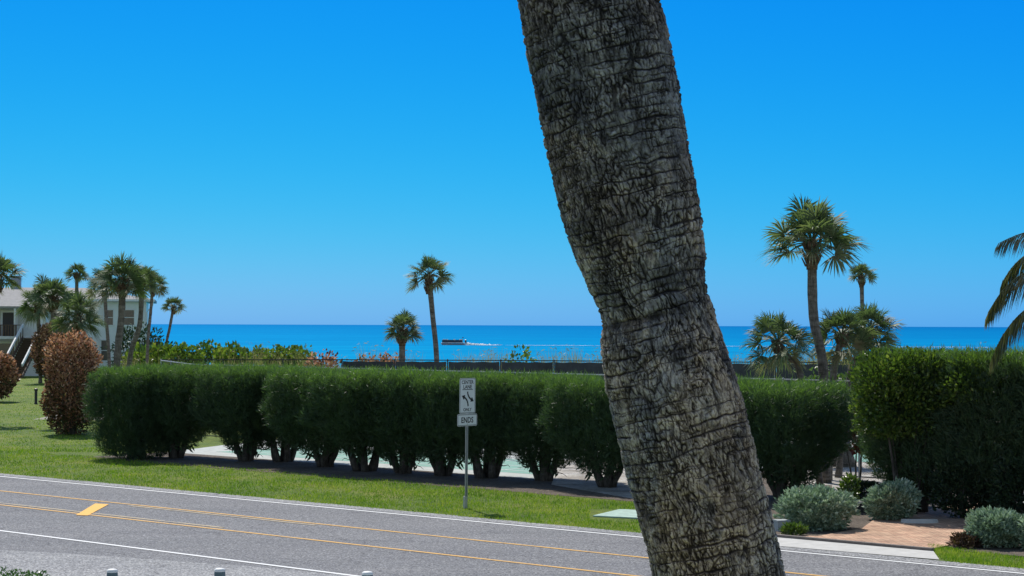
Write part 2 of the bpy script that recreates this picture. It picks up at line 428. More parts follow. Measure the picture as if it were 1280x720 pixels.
# ------------------------------------------------------------------ the ground, the sea
def ground():
    ys = np.concatenate([np.linspace(-80, 110, 20), np.linspace(114, 240, 32), [260, 300, 400]])
    xs = np.concatenate([[-2500, -900, -300, -150], np.linspace(-90, 90, 31), [150, 300, 900, 2500]])
    X, Y = np.meshgrid(xs, ys)
    # the shore bends away on the left, behind the building
    sh = np.where(X < -20, 125+np.clip((-20-X)*3.2, 0, 90), 125)
    Z = -np.clip((Y-sh)/40, 0, 1)**1.3*5.5
    v = np.stack([X, Y, Z], -1).reshape(-1, 3)
    ny, nx = X.shape
    i = np.arange(ny-1)[:, None]*nx; j = np.arange(nx-1)[None]
    q = np.stack([i+j, i+j+1, i+nx+j+1, i+nx+j], -1).reshape(-1, 4)
    o = MB().add(v, q).build('ground', M_GRASS, smooth=True); o['kind'] = 'structure'
ground()
wm = MB()
ys = [100, 400, 1500, 6000, 25000, 150000]
for a, b in zip(ys[:-1], ys[1:]):
    w0, w1 = 120000, 120000
    wm.add([(-w0, a, -2.5), (w0, a, -2.5), (w1, b, -2.5), (-w1, b, -2.5)], [(0, 1, 2, 3)])
o = wm.build('sea', M_WATER); o['kind'] = 'structure'

def band(name, s0, s1, t0, t1, z, mat, drop=0.0):
    return sheet(name, [S(s0, t0), S(s1, t0), S(s1, t1), S(s0, t1)], z, mat, 'structure', drop)
EDGE = 34.55
def wavy_strip(name, s0, s1, t0, t1, z, mat, amp=.06, step=.25, seed=1):
    r = np.random.default_rng(seed); n = int((s1-s0)/step)
    ss = np.linspace(s0, s1, n)
    a = t0+amp*(fbm(ss*.9, ss*0, 4, seed)-.5)*2; b = t1+amp*(fbm(ss*.9+50, ss*0, 4, seed+3)-.5)*2
    v = np.concatenate([np.stack([ss*UX+a*NX, ss*UY+a*NY, np.full(n, z)], 1), np.stack([ss*UX+b*NX, ss*UY+b*NY, np.full(n, z)], 1)])
    i = np.arange(n-1); q = np.stack([i, i+1, i+1+n, i+n], 1)
    o = MB().add(v, q).build(name, mat); o['kind'] = 'structure'; return o
wavy_strip('road', -160, 90, 14.5, EDGE, .004, M_ROAD, .07, .15, 3)
wavy_strip('road_shoulder', -160, 90, EDGE-.42, EDGE+.12, .008, M_LANE2, .07, .12, 8)
sheet('driveway_asphalt', [G(-260, 672), G(60, 690), G(300, 706), G(470, 722), G(640, 748), G(560, 900), G(-300, 900)], .008, M_LANE2)
band('white_edge_line_far', -160, 90, 33.86, 33.98, .012, M_WHITE)
band('white_edge_line_near', -160, 90, 25.0, 25.12, .012, M_WHITE)
def yline(name, s0, s1, t, w, z, m): band(name, s0, s1, t-w/2, t+w/2, z, m)
yline('yellow_line_far', -160, 90, 31.0, .12, .012, M_YEL)
yline('yellow_line_near', -160, 90, 28.62, .12, .012, M_YEL)
sA = st(G(265, 661))[0]
yline('faded_line_near', -160, sA, 28.92, .13, .012, M_YELF)
yline('faded_line_far', st(G(120, 636))[0], st(G(400, 656))[0], 30.75, .12, .012, M_YELF)
sheet('yellow_hatch_bar', [G(97, 644), G(112, 644.5), G(138, 630.5), G(121, 629.5)], .016, M_YELB)
sheet('sidewalk_apron', [G(930, 667), G(1166, 688.3), G(1174, 699.5), G(930, 679)], .016, M_CONC, 'structure')
sheet('brick_driveway', [G(940, 668), G(975, 669.5), G(1165, 686.5), G(1192, 681), G(1222, 664), G(1262, 640), G(1235, 628), G(1140, 640), G(1090, 652), G(1078, 661), G(1022, 671)], .03, M_BRICK, 'structure', .02)
k0, k1 = G(930, 667.5), G(1166, 688.5)
kb = MB(); dv = k1-k0; kb.box(((k0.x+k1.x)/2, (k0.y+k1.y)/2, .035), (dv.length, .14, .07), math.atan2(dv.y, dv.x))
o = kb.build('kerb', M_KERB); o['kind'] = 'structure'
# mulch bed below the hedges, with an irregular front edge, and the beds by the drive
wavy_strip('mulch_bed', st(G(128, 570))[0], 8, 40.75, 44.7, .006, M_MULCH, .16, .2, 12)
sheet('shrub_bed', [G(940, 669), G(1022, 672), G(1078, 662), G(1092, 652), G(1140, 640), G(1240, 628), G(1300, 600), G(1100, 575), G(1010, 572), G(900, 600)], .010, M_MULCH)
sheet('shrub_bed_right', [G(1185, 683), G(1205, 689), G(1330, 700), G(1400, 660), G(1262, 640), G(1222, 664)], .012, M_MULCH)
sheet('court_apron', [S(-55.2, 44.6), S(30, 44.6), S(30, 72), S(-66, 72)], .008, M_CONC2)
sheet('green_court', [S(-54, 45.9), S(-33.6, 45.9), S(-33.6, 50.6), S(-54, 50.6)], .012, M_COURT)
sheet('green_court', [S(-38, 58), S(10, 58), S(10, 70), S(-38, 70)], .012, M_COURT)
for k in range(8): band('court_line', -54+k*2.7, -53.94+k*2.7, 45.95, 50.55, .016, M_WLINE)
for t in (46.6, 48.2, 49.8): band('court_line', -54, -33.6, t, t+.06, .020, M_WLINE)
sheet('shell_path', [G(690, 606), G(700, 575), G(800, 572), G(930, 600), G(800, 625)], .014, M_SHELL)
sheet('shell_bed', [G(1000, 606), G(1010, 583), G(1050, 578), G(1110, 579), G(1130, 600), G(1080, 608)], .018, M_SHELL)
sheet('shell_bed', [G(1040, 614), G(1040, 606), G(1110, 606), G(1105, 616)], .022, M_SHELL)
sheet('green_pad', [G(742, 645.5), G(775, 637.5), G(860, 641), G(870, 652)], .035, M_PAD, 'structure', .03)

# ------------------------------------------------------------------ foliage
def leaves(mb, p, d, L, Wd, r, fold=.0, rnd=None):
    n = len(p); d = nrm(d)
    L = np.broadcast_to(L, n)[:, None]; Wd = np.broadcast_to(Wd, n)[:, None]
    s = nrm(np.cross(d, r.normal(size=(n, 3))))
    b = np.cross(d, s)
    mid = p+d*L*.45+b*L*fold
    v = np.stack([p, mid+s*Wd/2, p+d*L, mid-s*Wd/2], 1).reshape(-1, 3)
    f = (np.arange(n)[:, None]*4+np.arange(4)[None])
    rr = r.random(n) if rnd is None else rnd
    mb.add(v, f, np.repeat(rr, 4))

def casu_foliage(seed, a=1.5, b=1.6, top=3.12, low=.42, skirt=.34, nspray=3300):
    """clipped casuarina: feathery sprays filling a clipped block on a narrow foot"""
    r = np.random.default_rng(seed); mb = MB()
    def rad(z):
        q = np.clip((z-low)/(1.5-low), 0, 1)
        lo = skirt+(1-skirt)*q**.9
        hi = 1-np.clip((z-(top-.35))/.35, 0, 1)**2*.16
        return lo*hi
    pts = []; 
    while sum(len(x) for x in pts) < nspray*1.5:
        q = r.uniform(-1, 1, (9000, 3)); z = low+(q[:, 2]*.5+.5)*(top-low)
        ang = np.arctan2(q[:, 1], q[:, 0]); 
        lob = 1+.20*(fbm(ang*1.7+9, z*1.6, 3, seed)-.5)*2*np.clip((top-z)/1.3, .12, 1)
        rr = (np.abs(q[:, 0])**5+np.abs(q[:, 1])**5)**(1/5)
        R_ = rad(z)*lob
        ok = (rr < R_) & ((rr > R_*.62) | (z > top-.35) | (r.random(9000) < .22))
        pts.append(np.stack([q[ok, 0]*a, q[ok, 1]*b, z[ok]], 1))
    p = np.concatenate(pts)[:int(nspray*1.5)]
    # uneven ends on the top
    p[:, 2] += np.where(p[:, 2] > top-.4, r.normal(0, .045, len(p)), 0)
    out = np.stack([p[:, 0]/a, p[:, 1]/b, np.zeros(len(p))], 1)
    dirs = nrm(out*np.where(p[:, 2] > top-.5, .25, .8)[:, None]+np.array([0, 0, .75])+r.normal(0, .35, (len(p), 3)))
    k = 10
    P0 = np.repeat(p, k, 0)+r.normal(0, .05, (len(p)*k, 3)); D0 = nrm(np.repeat(dirs, k, 0)+r.normal(0, .42, (len(p)*k, 3)))
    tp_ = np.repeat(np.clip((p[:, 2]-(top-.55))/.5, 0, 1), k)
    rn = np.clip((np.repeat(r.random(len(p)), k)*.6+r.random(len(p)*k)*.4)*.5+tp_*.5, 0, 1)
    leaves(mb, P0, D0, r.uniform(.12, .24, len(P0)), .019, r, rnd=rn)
    # inner twiggy mass
    n = 2600; sel = p[r.integers(0, len(p), n)]*np.array([.8, .8, 1])-np.array([0, 0, .12]); 
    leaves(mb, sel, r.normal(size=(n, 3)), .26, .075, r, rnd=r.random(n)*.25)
    return mb
def casu_stems(seed, hgt=2.0, spread=.30, k=5):
    r = np.random.default_rng(seed); mb = MB()
    for i in range(k):
        an = 2*pi*i/k+r.uniform(-.4, .4); b0 = r.uniform(.06, spread)
        p0 = np.array([cos(an)*b0, sin(an)*b0*.8, -.05]); tip = np.array([cos(an)*(b0+r.uniform(.3, .8)), sin(an)*(b0+.4), hgt*r.uniform(.8, 1.1)])
        ts = np.linspace(0, 1, 8)[:, None]
        pt = p0*(1-ts)+tip*ts+np.array([cos(an), sin(an), 0])*.12*np.sin(ts*pi)*r.uniform(-1, 1)+r.normal(0, .02, (8, 3))
        mb.tube(pt, np.linspace(r.uniform(.11, .17), .05, 8), 8)
    for i in range(9):
        an = r.uniform(0, 2*pi); z0 = r.uniform(.35, 1.1)
        p0 = np.array([cos(an)*.2, sin(an)*.2, z0]); d = np.array([cos(an), sin(an), r.uniform(-.25, .6)])
        L = r.uniform(.4, 1.0); ts = np.linspace(0, 1, 6)[:, None]
        pt = p0+d*L*ts+r.normal(0, .035, (6, 3))*ts
        mb.tube(pt, np.linspace(.022, .006, 6), 4)
    return mb

ORIG = Vector((0, 0, 0))
def casu_proto(seed, **kw):
    t = thing('casuarina_tree', 'x', 'tree', (0, 0, 0), None)
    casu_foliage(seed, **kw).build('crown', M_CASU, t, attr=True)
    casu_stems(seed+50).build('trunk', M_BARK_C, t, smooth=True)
    return t
protoA = casu_proto(1); protoB = casu_proto(2, a=1.45, b=1.55, low=.36, skirt=.32); protoC = casu_proto(3, a=1.4, low=.5, skirt=.28)
protoD = casu_proto(4, a=1.45, b=1.5, low=.06, skirt=.66, nspray=3800)
hedge = [ # px, d, proto, label
 (184, 66.9, protoD, 'clipped casuarina at the left end of the long hedge, leafy to the ground'),
 (234, 67.3, protoA, 'second casuarina from the left end of the hedge, thick trunk beside the grassy gap'),
 (319, 65.8, protoB, 'third casuarina from the left end of the hedge, with pale court showing at its left'),
 (366, 65.6, protoC, 'fourth casuarina from the left end of the hedge, narrow foot'),
 (417, 63.2, protoA, 'fifth casuarina from the left end of the hedge, grey trunk between two court gaps'),
 (468, 61.4, protoC, 'sixth casuarina from the left end of the hedge, broad dark trunk'),
 (515, 60.6, protoB, 'seventh casuarina from the left end of the hedge, left of the road sign'),
 (567, 59.7, protoA, 'clipped casuarina in the hedge directly behind the road sign post'),
 (620, 58.9, protoC, 'clipped casuarina in the hedge just right of the road sign'),
 (690, 58.0, protoB, 'clipped casuarina with a leaning forked trunk, second right of the road sign'),
 (768, 55.6, protoA, 'clipped casuarina in the hedge touching the left edge of the big palm trunk'),
 (838, 54.4, protoB, 'clipped casuarina in the hedge hidden behind the big palm trunk'),
 (915, 53.0, protoC, 'clipped casuarina in the hedge just right of the big palm trunk'),
 (992, 51.9, protoA, 'clipped casuarina at the right end of the long hedge, above the silvery bush'),
]
used = set()
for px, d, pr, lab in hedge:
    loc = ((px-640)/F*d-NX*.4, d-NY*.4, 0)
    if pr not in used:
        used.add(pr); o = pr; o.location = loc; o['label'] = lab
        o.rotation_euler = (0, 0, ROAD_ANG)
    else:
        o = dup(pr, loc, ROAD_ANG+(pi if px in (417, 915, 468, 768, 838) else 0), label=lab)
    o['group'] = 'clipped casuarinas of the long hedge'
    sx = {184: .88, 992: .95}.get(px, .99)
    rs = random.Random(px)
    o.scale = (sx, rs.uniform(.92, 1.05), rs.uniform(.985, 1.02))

# taller hedge at the right, over the drive
def tall_proto(seed):
    t = thing('tall_casuarina', 'x', 'tree', (0, 0, 0), 'tall casuarinas of the right hedge')
    casu_foliage(seed, a=1.2, b=1.15, top=4.05, low=.5, skirt=.55, nspray=3600).build('crown', M_CASU, t, attr=True)
    casu_stems(seed, 2.6, .2, 4).build('trunk', M_BARK_C, t, smooth=True)
    return t
tp = tall_proto(11); tp.location = (10.45, 48.2, 0); tp.rotation_euler = (0, 0, ROAD_ANG)
tp['label'] = 'tall clipped casuarina at the back of the glossy broad leaved shrub'
dup(tp, (12.0, 46.9, 0), ROAD_ANG+pi, (1, 1, 1.0), 'tall clipped casuarina right of the glossy shrub, dark face above the pavers')
dup(tp, (13.6, 45.6, 0), ROAD_ANG, (1, 1, .99), 'tall clipped casuarina at the right border of the photo, under the coconut fronds')
dup(tp, (15.3, 44.3, 0), ROAD_ANG+pi, (1, 1, 1.01), 'tall clipped casuarina beyond the right border of the photo')
# a looser, smaller casuarina whose lit boughs hang in the gap
t = thing('feathery_casuarina', 'feathery pale green casuarina boughs hanging in the gap between the two hedges', 'tree', (10.05, 50.2, 0))
_o = casu_foliage(21, a=.68, b=.8, top=3.3, low=1.25, skirt=.6, nspray=1300).build('crown', M_CASU, None, attr=True); _o.parent = t
mm = MB()
mm.tube([(0, 0, 0), (.05, .02, 1), (-.1, 0, 2.2)], [.10, .08, .04], 8); o = mm.build('trunk', M_BARK_C); o.parent = t

def shrub(name, label, cat, base, cx, cy, z0, z1, mat, leaf=(.1, .05), n=5000, seed=1, stems=4, group=None, lump=.22, boxy=2.4, updir=.6, stemmat=None, surf=.5):
    """loose shrub: leaves through an uneven volume, thicker near the outside, twigs and stems below"""
    r = np.random.default_rng(seed); t = thing(name, label, cat, base, group); mb = MB(); pts = []
    B = np.array(base)
    while sum(len(x) for x in pts) < n:
        q = r.uniform(-1.25, 1.25, (8000, 3))
        az = np.arctan2(q[:, 1], q[:, 0]); el = q[:, 2]
        lob = 1+lump*(fbm(az*1.6+20+seed, el*2.3+40, 3, seed)-.5)*2.4+.10*(fbm(az*5+20, el*7+40, 2, seed+7)-.5)*2
        rr = (np.abs(q)**boxy).sum(1)**(1/boxy)/lob
        ok = (rr < 1) & ((rr > surf) | (r.random(8000) < .25))
        # leave small holes
        ok &= fbm(q[:, 0]*4+seed, q[:, 2]*4+q[:, 1]*3, 2, seed+3) > .30
        pts.append(q[ok])
    q = np.concatenate(pts)[:n]
    p = np.stack([q[:, 0]*cx, q[:, 1]*cy, (z0+z1)/2+q[:, 2]*(z1-z0)/2], 1)
    p[:, 2] = np.maximum(p[:, 2], .03)
    d = nrm(q*[1, 1, .6]+np.array([0, 0, updir])+r.normal(0, .5, (n, 3)))
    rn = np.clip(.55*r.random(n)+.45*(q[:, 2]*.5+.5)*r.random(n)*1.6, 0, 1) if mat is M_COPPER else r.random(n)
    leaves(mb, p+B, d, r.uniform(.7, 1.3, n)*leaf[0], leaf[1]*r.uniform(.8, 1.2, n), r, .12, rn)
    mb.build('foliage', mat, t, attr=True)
    sm = MB()
    for i in range(stems*2):
        an = r.uniform(0, 2*pi); zt = (z0+z1)/2+r.uniform(-.2, .35)*(z1-z0); rr = r.uniform(.2, .8)
        p0 = np.array([cos(an)*cx*.12, sin(an)*cy*.12, -.04]); p1 = np.array([cos(an)*cx*rr, sin(an)*cy*rr, zt])
        ts = np.linspace(0, 1, 6)[:, None]
        pt = p0*(1-ts)+p1*ts+r.normal(0, .03*max(cx, .4), (6, 3))*np.sin(ts*pi)
        rad = .012+.018*(z1)/2 if i < stems else .012
        sm.tube(pt+B, np.linspace(rad, rad*.35, 6), 6)
    sm.build('stems', stemmat or M_BARK_G, t, smooth=True)
    return t

# glossy broad-leaved shrub on slim grey trunks
bl = G(1138, 640); bl = Vector((10.05, 47.6, 0))
t = shrub('broadleaf_shrub', 'tall glossy shrub with sunlit yellow green leaves on top, right of the hedge gap', 'shrub', bl, 1.4, .95, 2.0, 4.08, M_BROAD, (.12, .075), 11000, 31, 5, boxy=3.2, lump=.22, stemmat=M_BARK_C)
sm = MB()
for x0, x1, rr in ((1.12, .95, .045), (1.3, 1.45, .03)):
    sm.tube([Vector((bl.x+x0, bl.y-.95, 0)), Vector((bl.x+(x0+x1)/2+.05, bl.y-1.0, 1.4)), Vector((bl.x+x1, bl.y-.35, 3.0))], [rr*1.3, rr, rr*.7], 8)
sm.build('trunk', M_BARK_G, t, smooth=True)
b2 = Vector((12.1, 46.7, 0))
shrub('broadleaf_shrub', 'lower part glossy shrub draped over the top of the right hedge near the border', 'shrub', b2, 1.5, .85, 2.7, 4.08, M_BROAD, (.11, .07), 5500, 32, 4, boxy=3, lump=.2)
shrub('dark_understory_shrub', 'dark leafy shrub at the foot of the slim grey trunks beside the pavers', 'shrub', Vector((11.15, 46.6, 0)), .75, .5, 0, 1.5, M_DARKB, (.12, .06), 3200, 33, 4)
shrub('dark_understory_shrub', 'dark leafy shrub under the right hedge behind the rightmost silvery bushes', 'shrub', Vector((12.6, 45.6, 0)), .9, .5, 0, 1.7, M_DARKB, (.12, .06), 3600, 34, 4)
# silver buttonwoods
def silver(px, py, wpx, hpx, lab, seed, dz=.80):
    g = G(px, py); k = g.y/F
    shrub('silver_bush', lab, 'bush', g+Vector((0, wpx*k*.35, 0)), wpx*k/2, wpx*k*.42, .0, hpx*k*dz, M_SILVER, (.11, .055), int(7500*min(1, wpx/80)), seed, 5, 'silvery green bushes by the paver drive', lump=.30, boxy=2.5)
silver(1024, 664, 88, 62, 'large rounded silvery green bush left of the paver drive beside the palm trunk', 41)
silver(1121, 652, 58, 58, 'loose silvery green bush at the back edge of the paver drive, under the hedge', 42)
silver(1251, 686, 66, 54, 'silvery green bush on the right of the drive above the small lawn corner', 43)
silver(1306, 688, 56, 52, 'silvery green bush cut by the right border of the photo', 44)
shrub('reddish_plant', 'low reddish brown plant at the left foot of the right silvery bush', 'plant', G(1207, 684), .32, .28, 0, .28, M_REDD, (.10, .04), 700, 45, 3)
shrub('reddish_plant', 'small red and tan leaved plant behind the right silvery bushes', 'plant', G(1275, 650), .5, .35, .1, .62, M_REDD, (.13, .06), 700, 46, 3)
shrub('yellow_green_plant', 'small yellow green plant poking up behind the large silvery bush', 'plant', G(1062, 640), .22, .22, .25, .95, M_BROAD, (.11, .06), 500, 47, 3)
shrub('yellow_green_plant', 'low yellow green plant at the left foot of the large silvery bush', 'plant', G(992, 669), .26, .2, 0, .26, M_BROAD, (.1, .05), 400, 48, 3)
shrub('sea_grape_bough', 'young sea grape with round red brown leaves hanging in the hedge gap', 'shrub', Vector((9.95, 54.2, 0)), .62, .5, 1.15, 2.5, M_REDL, (.2, .19), 330, 49, 3, surf=.2)
shrub('dark_low_hedge', 'low dark clipped shrub behind the pale capped planter wall', 'shrub', G(1080, 628), .42, .4, .0, .55, M_DARKB, (.07, .04), 2600, 50, 4, boxy=5, lump=.08)
# thick trunk standing in the gap
g = G(1053, 583); t = thing('cut_tree', 'thick brown tree trunk standing in the gap behind the hedge', 'tree', g)
MB().tube([g+Vector((0, 0, -.05)), g+Vector((-.05, 0, .5)), g+Vector((-.12, .1, 1.6)), g+Vector((-.2, .1, 2.8))], [.50, .38, .30, .18], 14).build('trunk', M_BARK_S, t, smooth=True)
r_ = np.random.default_rng(5); mb = MB(); n = 2600
leaves(mb, np.array(g)+np.array([-.25, .1, 2.5])+r_.normal(0, .45, (n, 3))*[1.3, 1, .6], r_.normal(size=(n, 3)), .16, .12, r_, .1)
mb.build('crown', M_BROAD, t, attr=True)
# planter wall with pale cap
g = G(1079, 641); t = thing('planter_wall', 'low dark planter wall with a pale cap between two silvery bushes', 'planter', g)
MB().box(g+Vector((0, .25, .12)), (.62, .32, .25), ROAD_ANG*.2).build('wall', M_POSTB, t)
MB().box(g+Vector((0, .25, .262)), (.68, .38, .035), ROAD_ANG*.2).build('cap', M_CONC, t)
g = G(978, 664); o = MB().box(g+Vector((0, .1, .12)), (.30, .26, .24), .3).box(g+Vector((0, .1, .25)), (.33, .29, .03), .3).build('utility_box', M_TEALP)
tag(o, 'small pale grey utility box at the right edge of the palm trunk', 'utility box')
g = G(1152, 655); r_ = np.random.default_rng(9)
mb = MB(); an = np.linspace(0, 2*pi, 14, endpoint=False)
v = [(g.x+cos(a)*.42*(1+.15*sin(3*a)), g.y+.2+sin(a)*.22, .11-.02*sin(a)) for a in an]+[(g.x+cos(a)*.47, g.y+.2+sin(a)*.27, 0) for a in an]
mb.add(v, [tuple(range(14))]+[(i, i+14, (i+1) % 14+14, (i+1) % 14) for i in range(14)])
tag(mb.build('edging_stone', M_CONC), 'flat pale stone lying on the back edge of the pavers', 'stone')

# copperleaf shrubs on the left lawn
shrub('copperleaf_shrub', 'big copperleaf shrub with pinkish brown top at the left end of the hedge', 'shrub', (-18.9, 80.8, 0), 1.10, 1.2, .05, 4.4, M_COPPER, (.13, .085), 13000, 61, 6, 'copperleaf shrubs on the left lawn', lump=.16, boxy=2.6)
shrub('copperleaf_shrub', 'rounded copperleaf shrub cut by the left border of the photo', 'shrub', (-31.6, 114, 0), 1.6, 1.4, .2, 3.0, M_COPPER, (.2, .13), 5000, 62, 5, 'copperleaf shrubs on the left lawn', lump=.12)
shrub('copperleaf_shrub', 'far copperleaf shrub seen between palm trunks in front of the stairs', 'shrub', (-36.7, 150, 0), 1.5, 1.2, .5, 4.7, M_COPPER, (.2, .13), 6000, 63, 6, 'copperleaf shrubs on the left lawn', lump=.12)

# ------------------------------------------------------------------ palms
def bez(p, n):
    p = [np.array(q, float) for q in p]; t = np.linspace(0, 1, n)[:, None]
    while len(p) > 1: p = [(1-t)*a+t*b for a, b in zip(p[:-1], p[1:])]
    return p[0]
def fan_crown(c, Rr, seed, nleaf=34, lowdrop=-.55, dead=0):
    r = np.random.default_rng(seed); mb = MB(); c = np.array(c)
    for i in range(nleaf):
        az = i*2.39996+r.uniform(-.25, .25); q = (i+.5)/nleaf
        el = 1.35-(1.35-lowdrop)*q**.85+r.uniform(-.13, .13)
        d = np.array([cos(az)*cos(el), sin(az)*cos(el), sin(el)])
        sc = Rr*r.uniform(.88, 1.08)
        pl = sc*r.uniform(.36, .62)
        hub = c+d*pl+np.array([0, 0, -.10*pl*cos(el)])
        # petiole
        rn0 = r.uniform(.35, .95) if i < nleaf-4 else 1.5
        pv = np.linspace(0, 1, 4)[:, None]; pp = c+(hub-c)*pv+np.array([0, 0, 1])*.06*sc*np.sin(pv*pi)
        k0 = mb.n; mb.tube(pp, [.022*Rr, .016*Rr, .014*Rr, .012*Rr], 3, False)
        side = nrm(np.cross(d, [0, 0, 1.0])+1e-6); upv = np.cross(side, d)
        ro = r.uniform(-1.0, 1.0); side, upv = side*cos(ro)+upv*sin(ro), upv*cos(ro)-side*sin(ro)
        ns = 38; fa = np.linspace(-1.75, 1.75, ns)+r.normal(0, .03, ns)
        fd = d*np.cos(fa)[:, None]+side*np.sin(fa)[:, None]+upv*(.28*np.abs(np.sin(fa)))[:, None]
        fd = nrm(fd+r.normal(0, .05, (ns, 3)))
        L = sc*.56*(1-.30*(np.abs(fa)/1.75)**2)*r.uniform(.85, 1.08, ns)
        w = .034*sc*1.0
        wd = nrm(np.cross(fd, upv)+1e-6)
        p0 = hub+fd*.03; g = np.array([0, 0, -1.0])
        p1 = p0+fd*(L*.55)[:, None]+g*(L*.05)[:, None]
        p2 = p0+fd*(L*.98)[:, None]+g*(L*r.uniform(.12, .40, ns))[:, None]
        v = np.stack([p0-wd*w*.25, p0+wd*w*.25, p1+wd*w*.5, p1-wd*w*.5, p2], 1).reshape(-1, 3)
        b = np.arange(ns)[:, None]*5
        rn = np.repeat(np.clip(rn0*.62+r.random(ns)*.45-.1, 0, 1), 5)
        k = mb.n; mb.v.append(v); mb.a.append(rn); mb.f.append(b+np.array([0, 1, 2, 3])+k); mb.f.append(b+np.array([3, 2, 4])+k); mb.n += len(v)
    return mb
def boots(c, rad, hgt, seed, axis=(0, 0, 1)):
    """criss-crossed old leaf bases below the crown"""
    r = np.random.default_rng(seed); mb = MB(); c = np.array(c)
    for i in range(int(26+hgt*10)):
        az = i*2.39996; z = -hgt*(i/(26+hgt*10)); d = np.array([cos(az), sin(az), 0])
        p = c+np.array([0, 0, z])+d*rad*.75
        tip = p+d*rad*.75+np.array([0, 0, rad*1.4])
        s = np.array([-sin(az), cos(az), 0])*rad*.42
        n = d*rad*.22
        mb.add([p-s, p+s, p+n*1.5, tip-s*.45, tip+s*.45, tip+n*.8], [(0, 2, 5, 3), (2, 1, 4, 5), (0, 3, 4, 1), (3, 5, 4), (0, 1, 2)])
    mb.tube([c+np.array([0, 0, -hgt*1.05]), c+np.array([0, 0, -hgt*.5]), c+np.array([0, 0, .1])], [rad*.85, rad*1.0, rad*.6], 10)
    return mb
def sabal(lab, cpx, base, d, Rpx, wpx, seed, nleaf=34, bend=0, boot=1, low=-.55, ground=True, mid=None, grp=None, db=0):
    """cpx = crown point in the photograph, base = where the trunk leaves the picture's plane of view, d = distance"""
    Rpx *= 1.02 if grp else 1.10; nleaf = int(nleaf*.9); wpx *= .78 if grp else .86
    k = d/F; c = P(cpx[0], cpx[1], d); b = P(base[0], base[1], d+db)
    dirv = (b-c)
    foot = b+dirv*((b.z)/(-dirv.z)) if dirv.z < 0 else Vector((b.x, b.y, 0))
    foot = Vector((b.x+(foot.x-b.x)*.25, d+db, 0))
    t = thing('sabal_palm', lab, 'palm tree', foot, grp)
    if mid is None: m_ = (c+b)/2+Vector((bend*k, 0, 0))
    else: m_ = P(mid[0], mid[1], d)
    pts = [foot-Vector((0, 0, .05)), b, m_, c]
    # smooth centre line through the points
    A = [np.array(p) for p in pts]; out = []
    n = 9
    ext = [2*A[0]-A[1]]+A+[2*A[-1]-A[-2]]
    for i in range(1, len(ext)-2):
        for u in np.linspace(0, 1, n, endpoint=False):
            p0, p1, p2, p3 = ext[i-1:i+3]
            out.append(.5*((2*p1)+(-p0+p2)*u+(2*p0-5*p1+4*p2-p3)*u*u+(-p0+3*p1-3*p2+p3)*u**3))
    out.append(A[-1]); out = np.array(out)
    r = wpx*k/2; nn = len(out); rr = r*(1+.05*np.random.default_rng(seed).normal(size=nn)*.7); rr[0] *= 1.3; rr[1] *= 1.12
    MB().tube(out, rr, 12).build('trunk', M_BARK_S, t, smooth=True)
    fan_crown(c, Rpx*k, seed, nleaf, low).build('crown', M_SABAL, t, attr=True)
    if boot: boots(np.array(c)-[0, 0, .05], max(r*1.35, .11), boot*Rpx*k*.5, seed).build('leaf_base', M_BOOT, t)
    return t
GP = 'sabal palms by the white building'
sabal('slender sabal palm standing alone left of the boat against the sea', (536, 345), (546, 446), 95, 29, 7.5, 1, 30, mid=(541, 395), boot=1.3)
sabal('short sabal palm with a round crown next to the slender one, by the court fence', (503, 413), (503, 448), 96, 26, 9, 2, 32, boot=1.2)
sabal('largest sabal palm on the right, tall thick trunk with a spreading crown', (1015, 305), (1029, 462), 57, 58, 14, 3, 36, mid=(1017, 395), boot=.9, low=-.35)
sabal('small crowned distant sabal palm on a thin trunk, right of the tall one', (1077, 345), (1079, 440), 90, 19, 6, 4, 30, boot=1.2, low=-.2)
sabal('low bushy sabal palm left of the tall right palm, pale drooping fans', (972, 428), (1000, 466), 56, 42, 9, 5, 34, boot=.5, low=-.9)
sabal('low bushy sabal palm right beside the tall palm trunk', (1052, 420), (1042, 468), 58, 42, 10, 6, 34, boot=.5, low=-.8)
sabal('low bushy sabal palm at the right of the palm cluster over the clipped shrub', (1088, 412), (1062, 470), 59, 38, 9, 7, 34, boot=.5, low=-.8)
sabal('sabal palm cut by the left border with its crown over the porch roof', (-2, 345), (-14, 450), 90, 36, 9, 8, 34, grp=GP)
sabal('drooping sabal palm left of the curved trunk, in front of the staircase', (47, 378), (51, 452), 150, 28, 6, 9, 34, grp=GP, low=-1.0)
sabal('sabal palm with a curved trunk leaning over the copperleaf shrub', (66, 372), (85, 458), 88, 32, 10, 10, 34, mid=(70, 415), grp=GP, boot=1.0, low=-.5)
sabal('small crowned far sabal palm rising above the roof ridge', (96, 343), (95, 430), 150, 19, 6, 11, 28, grp=GP, boot=.6)
sabal('sabal palm with hanging fronds in front of the copperleaf shrub, dark boots', (98, 395), (94, 455), 86, 36, 8, 12, 36, grp=GP, low=-.9, boot=1.0)
sabal('sabal palm with a thin straight trunk left of the tallest one at the building', (130, 356), (137, 450), 105, 24, 5.5, 13, 30, grp=GP, boot=1.2)
sabal('tallest sabal palm before the building, thick grey trunk', (153, 352), (147, 450), 84, 38, 11, 14, 38, mid=(152, 395), grp=GP, boot=.9)
sabal('sabal palm right of the tallest one, trunk leaning across the upper window', (177, 352), (163, 448), 92, 28, 8, 15, 32, mid=(175, 405), grp=GP, boot=.5)
sabal('slim sabal palm at the right corner of the building under the eave end', (191, 357), (185, 434), 104, 22, 5, 16, 30, grp=GP, boot=1.1)
sabal('small leaning sabal palm standing apart at the right of the building', (217, 384), (208, 435), 120, 17, 4.5, 17, 28, grp=GP, boot=.9, low=-.3)

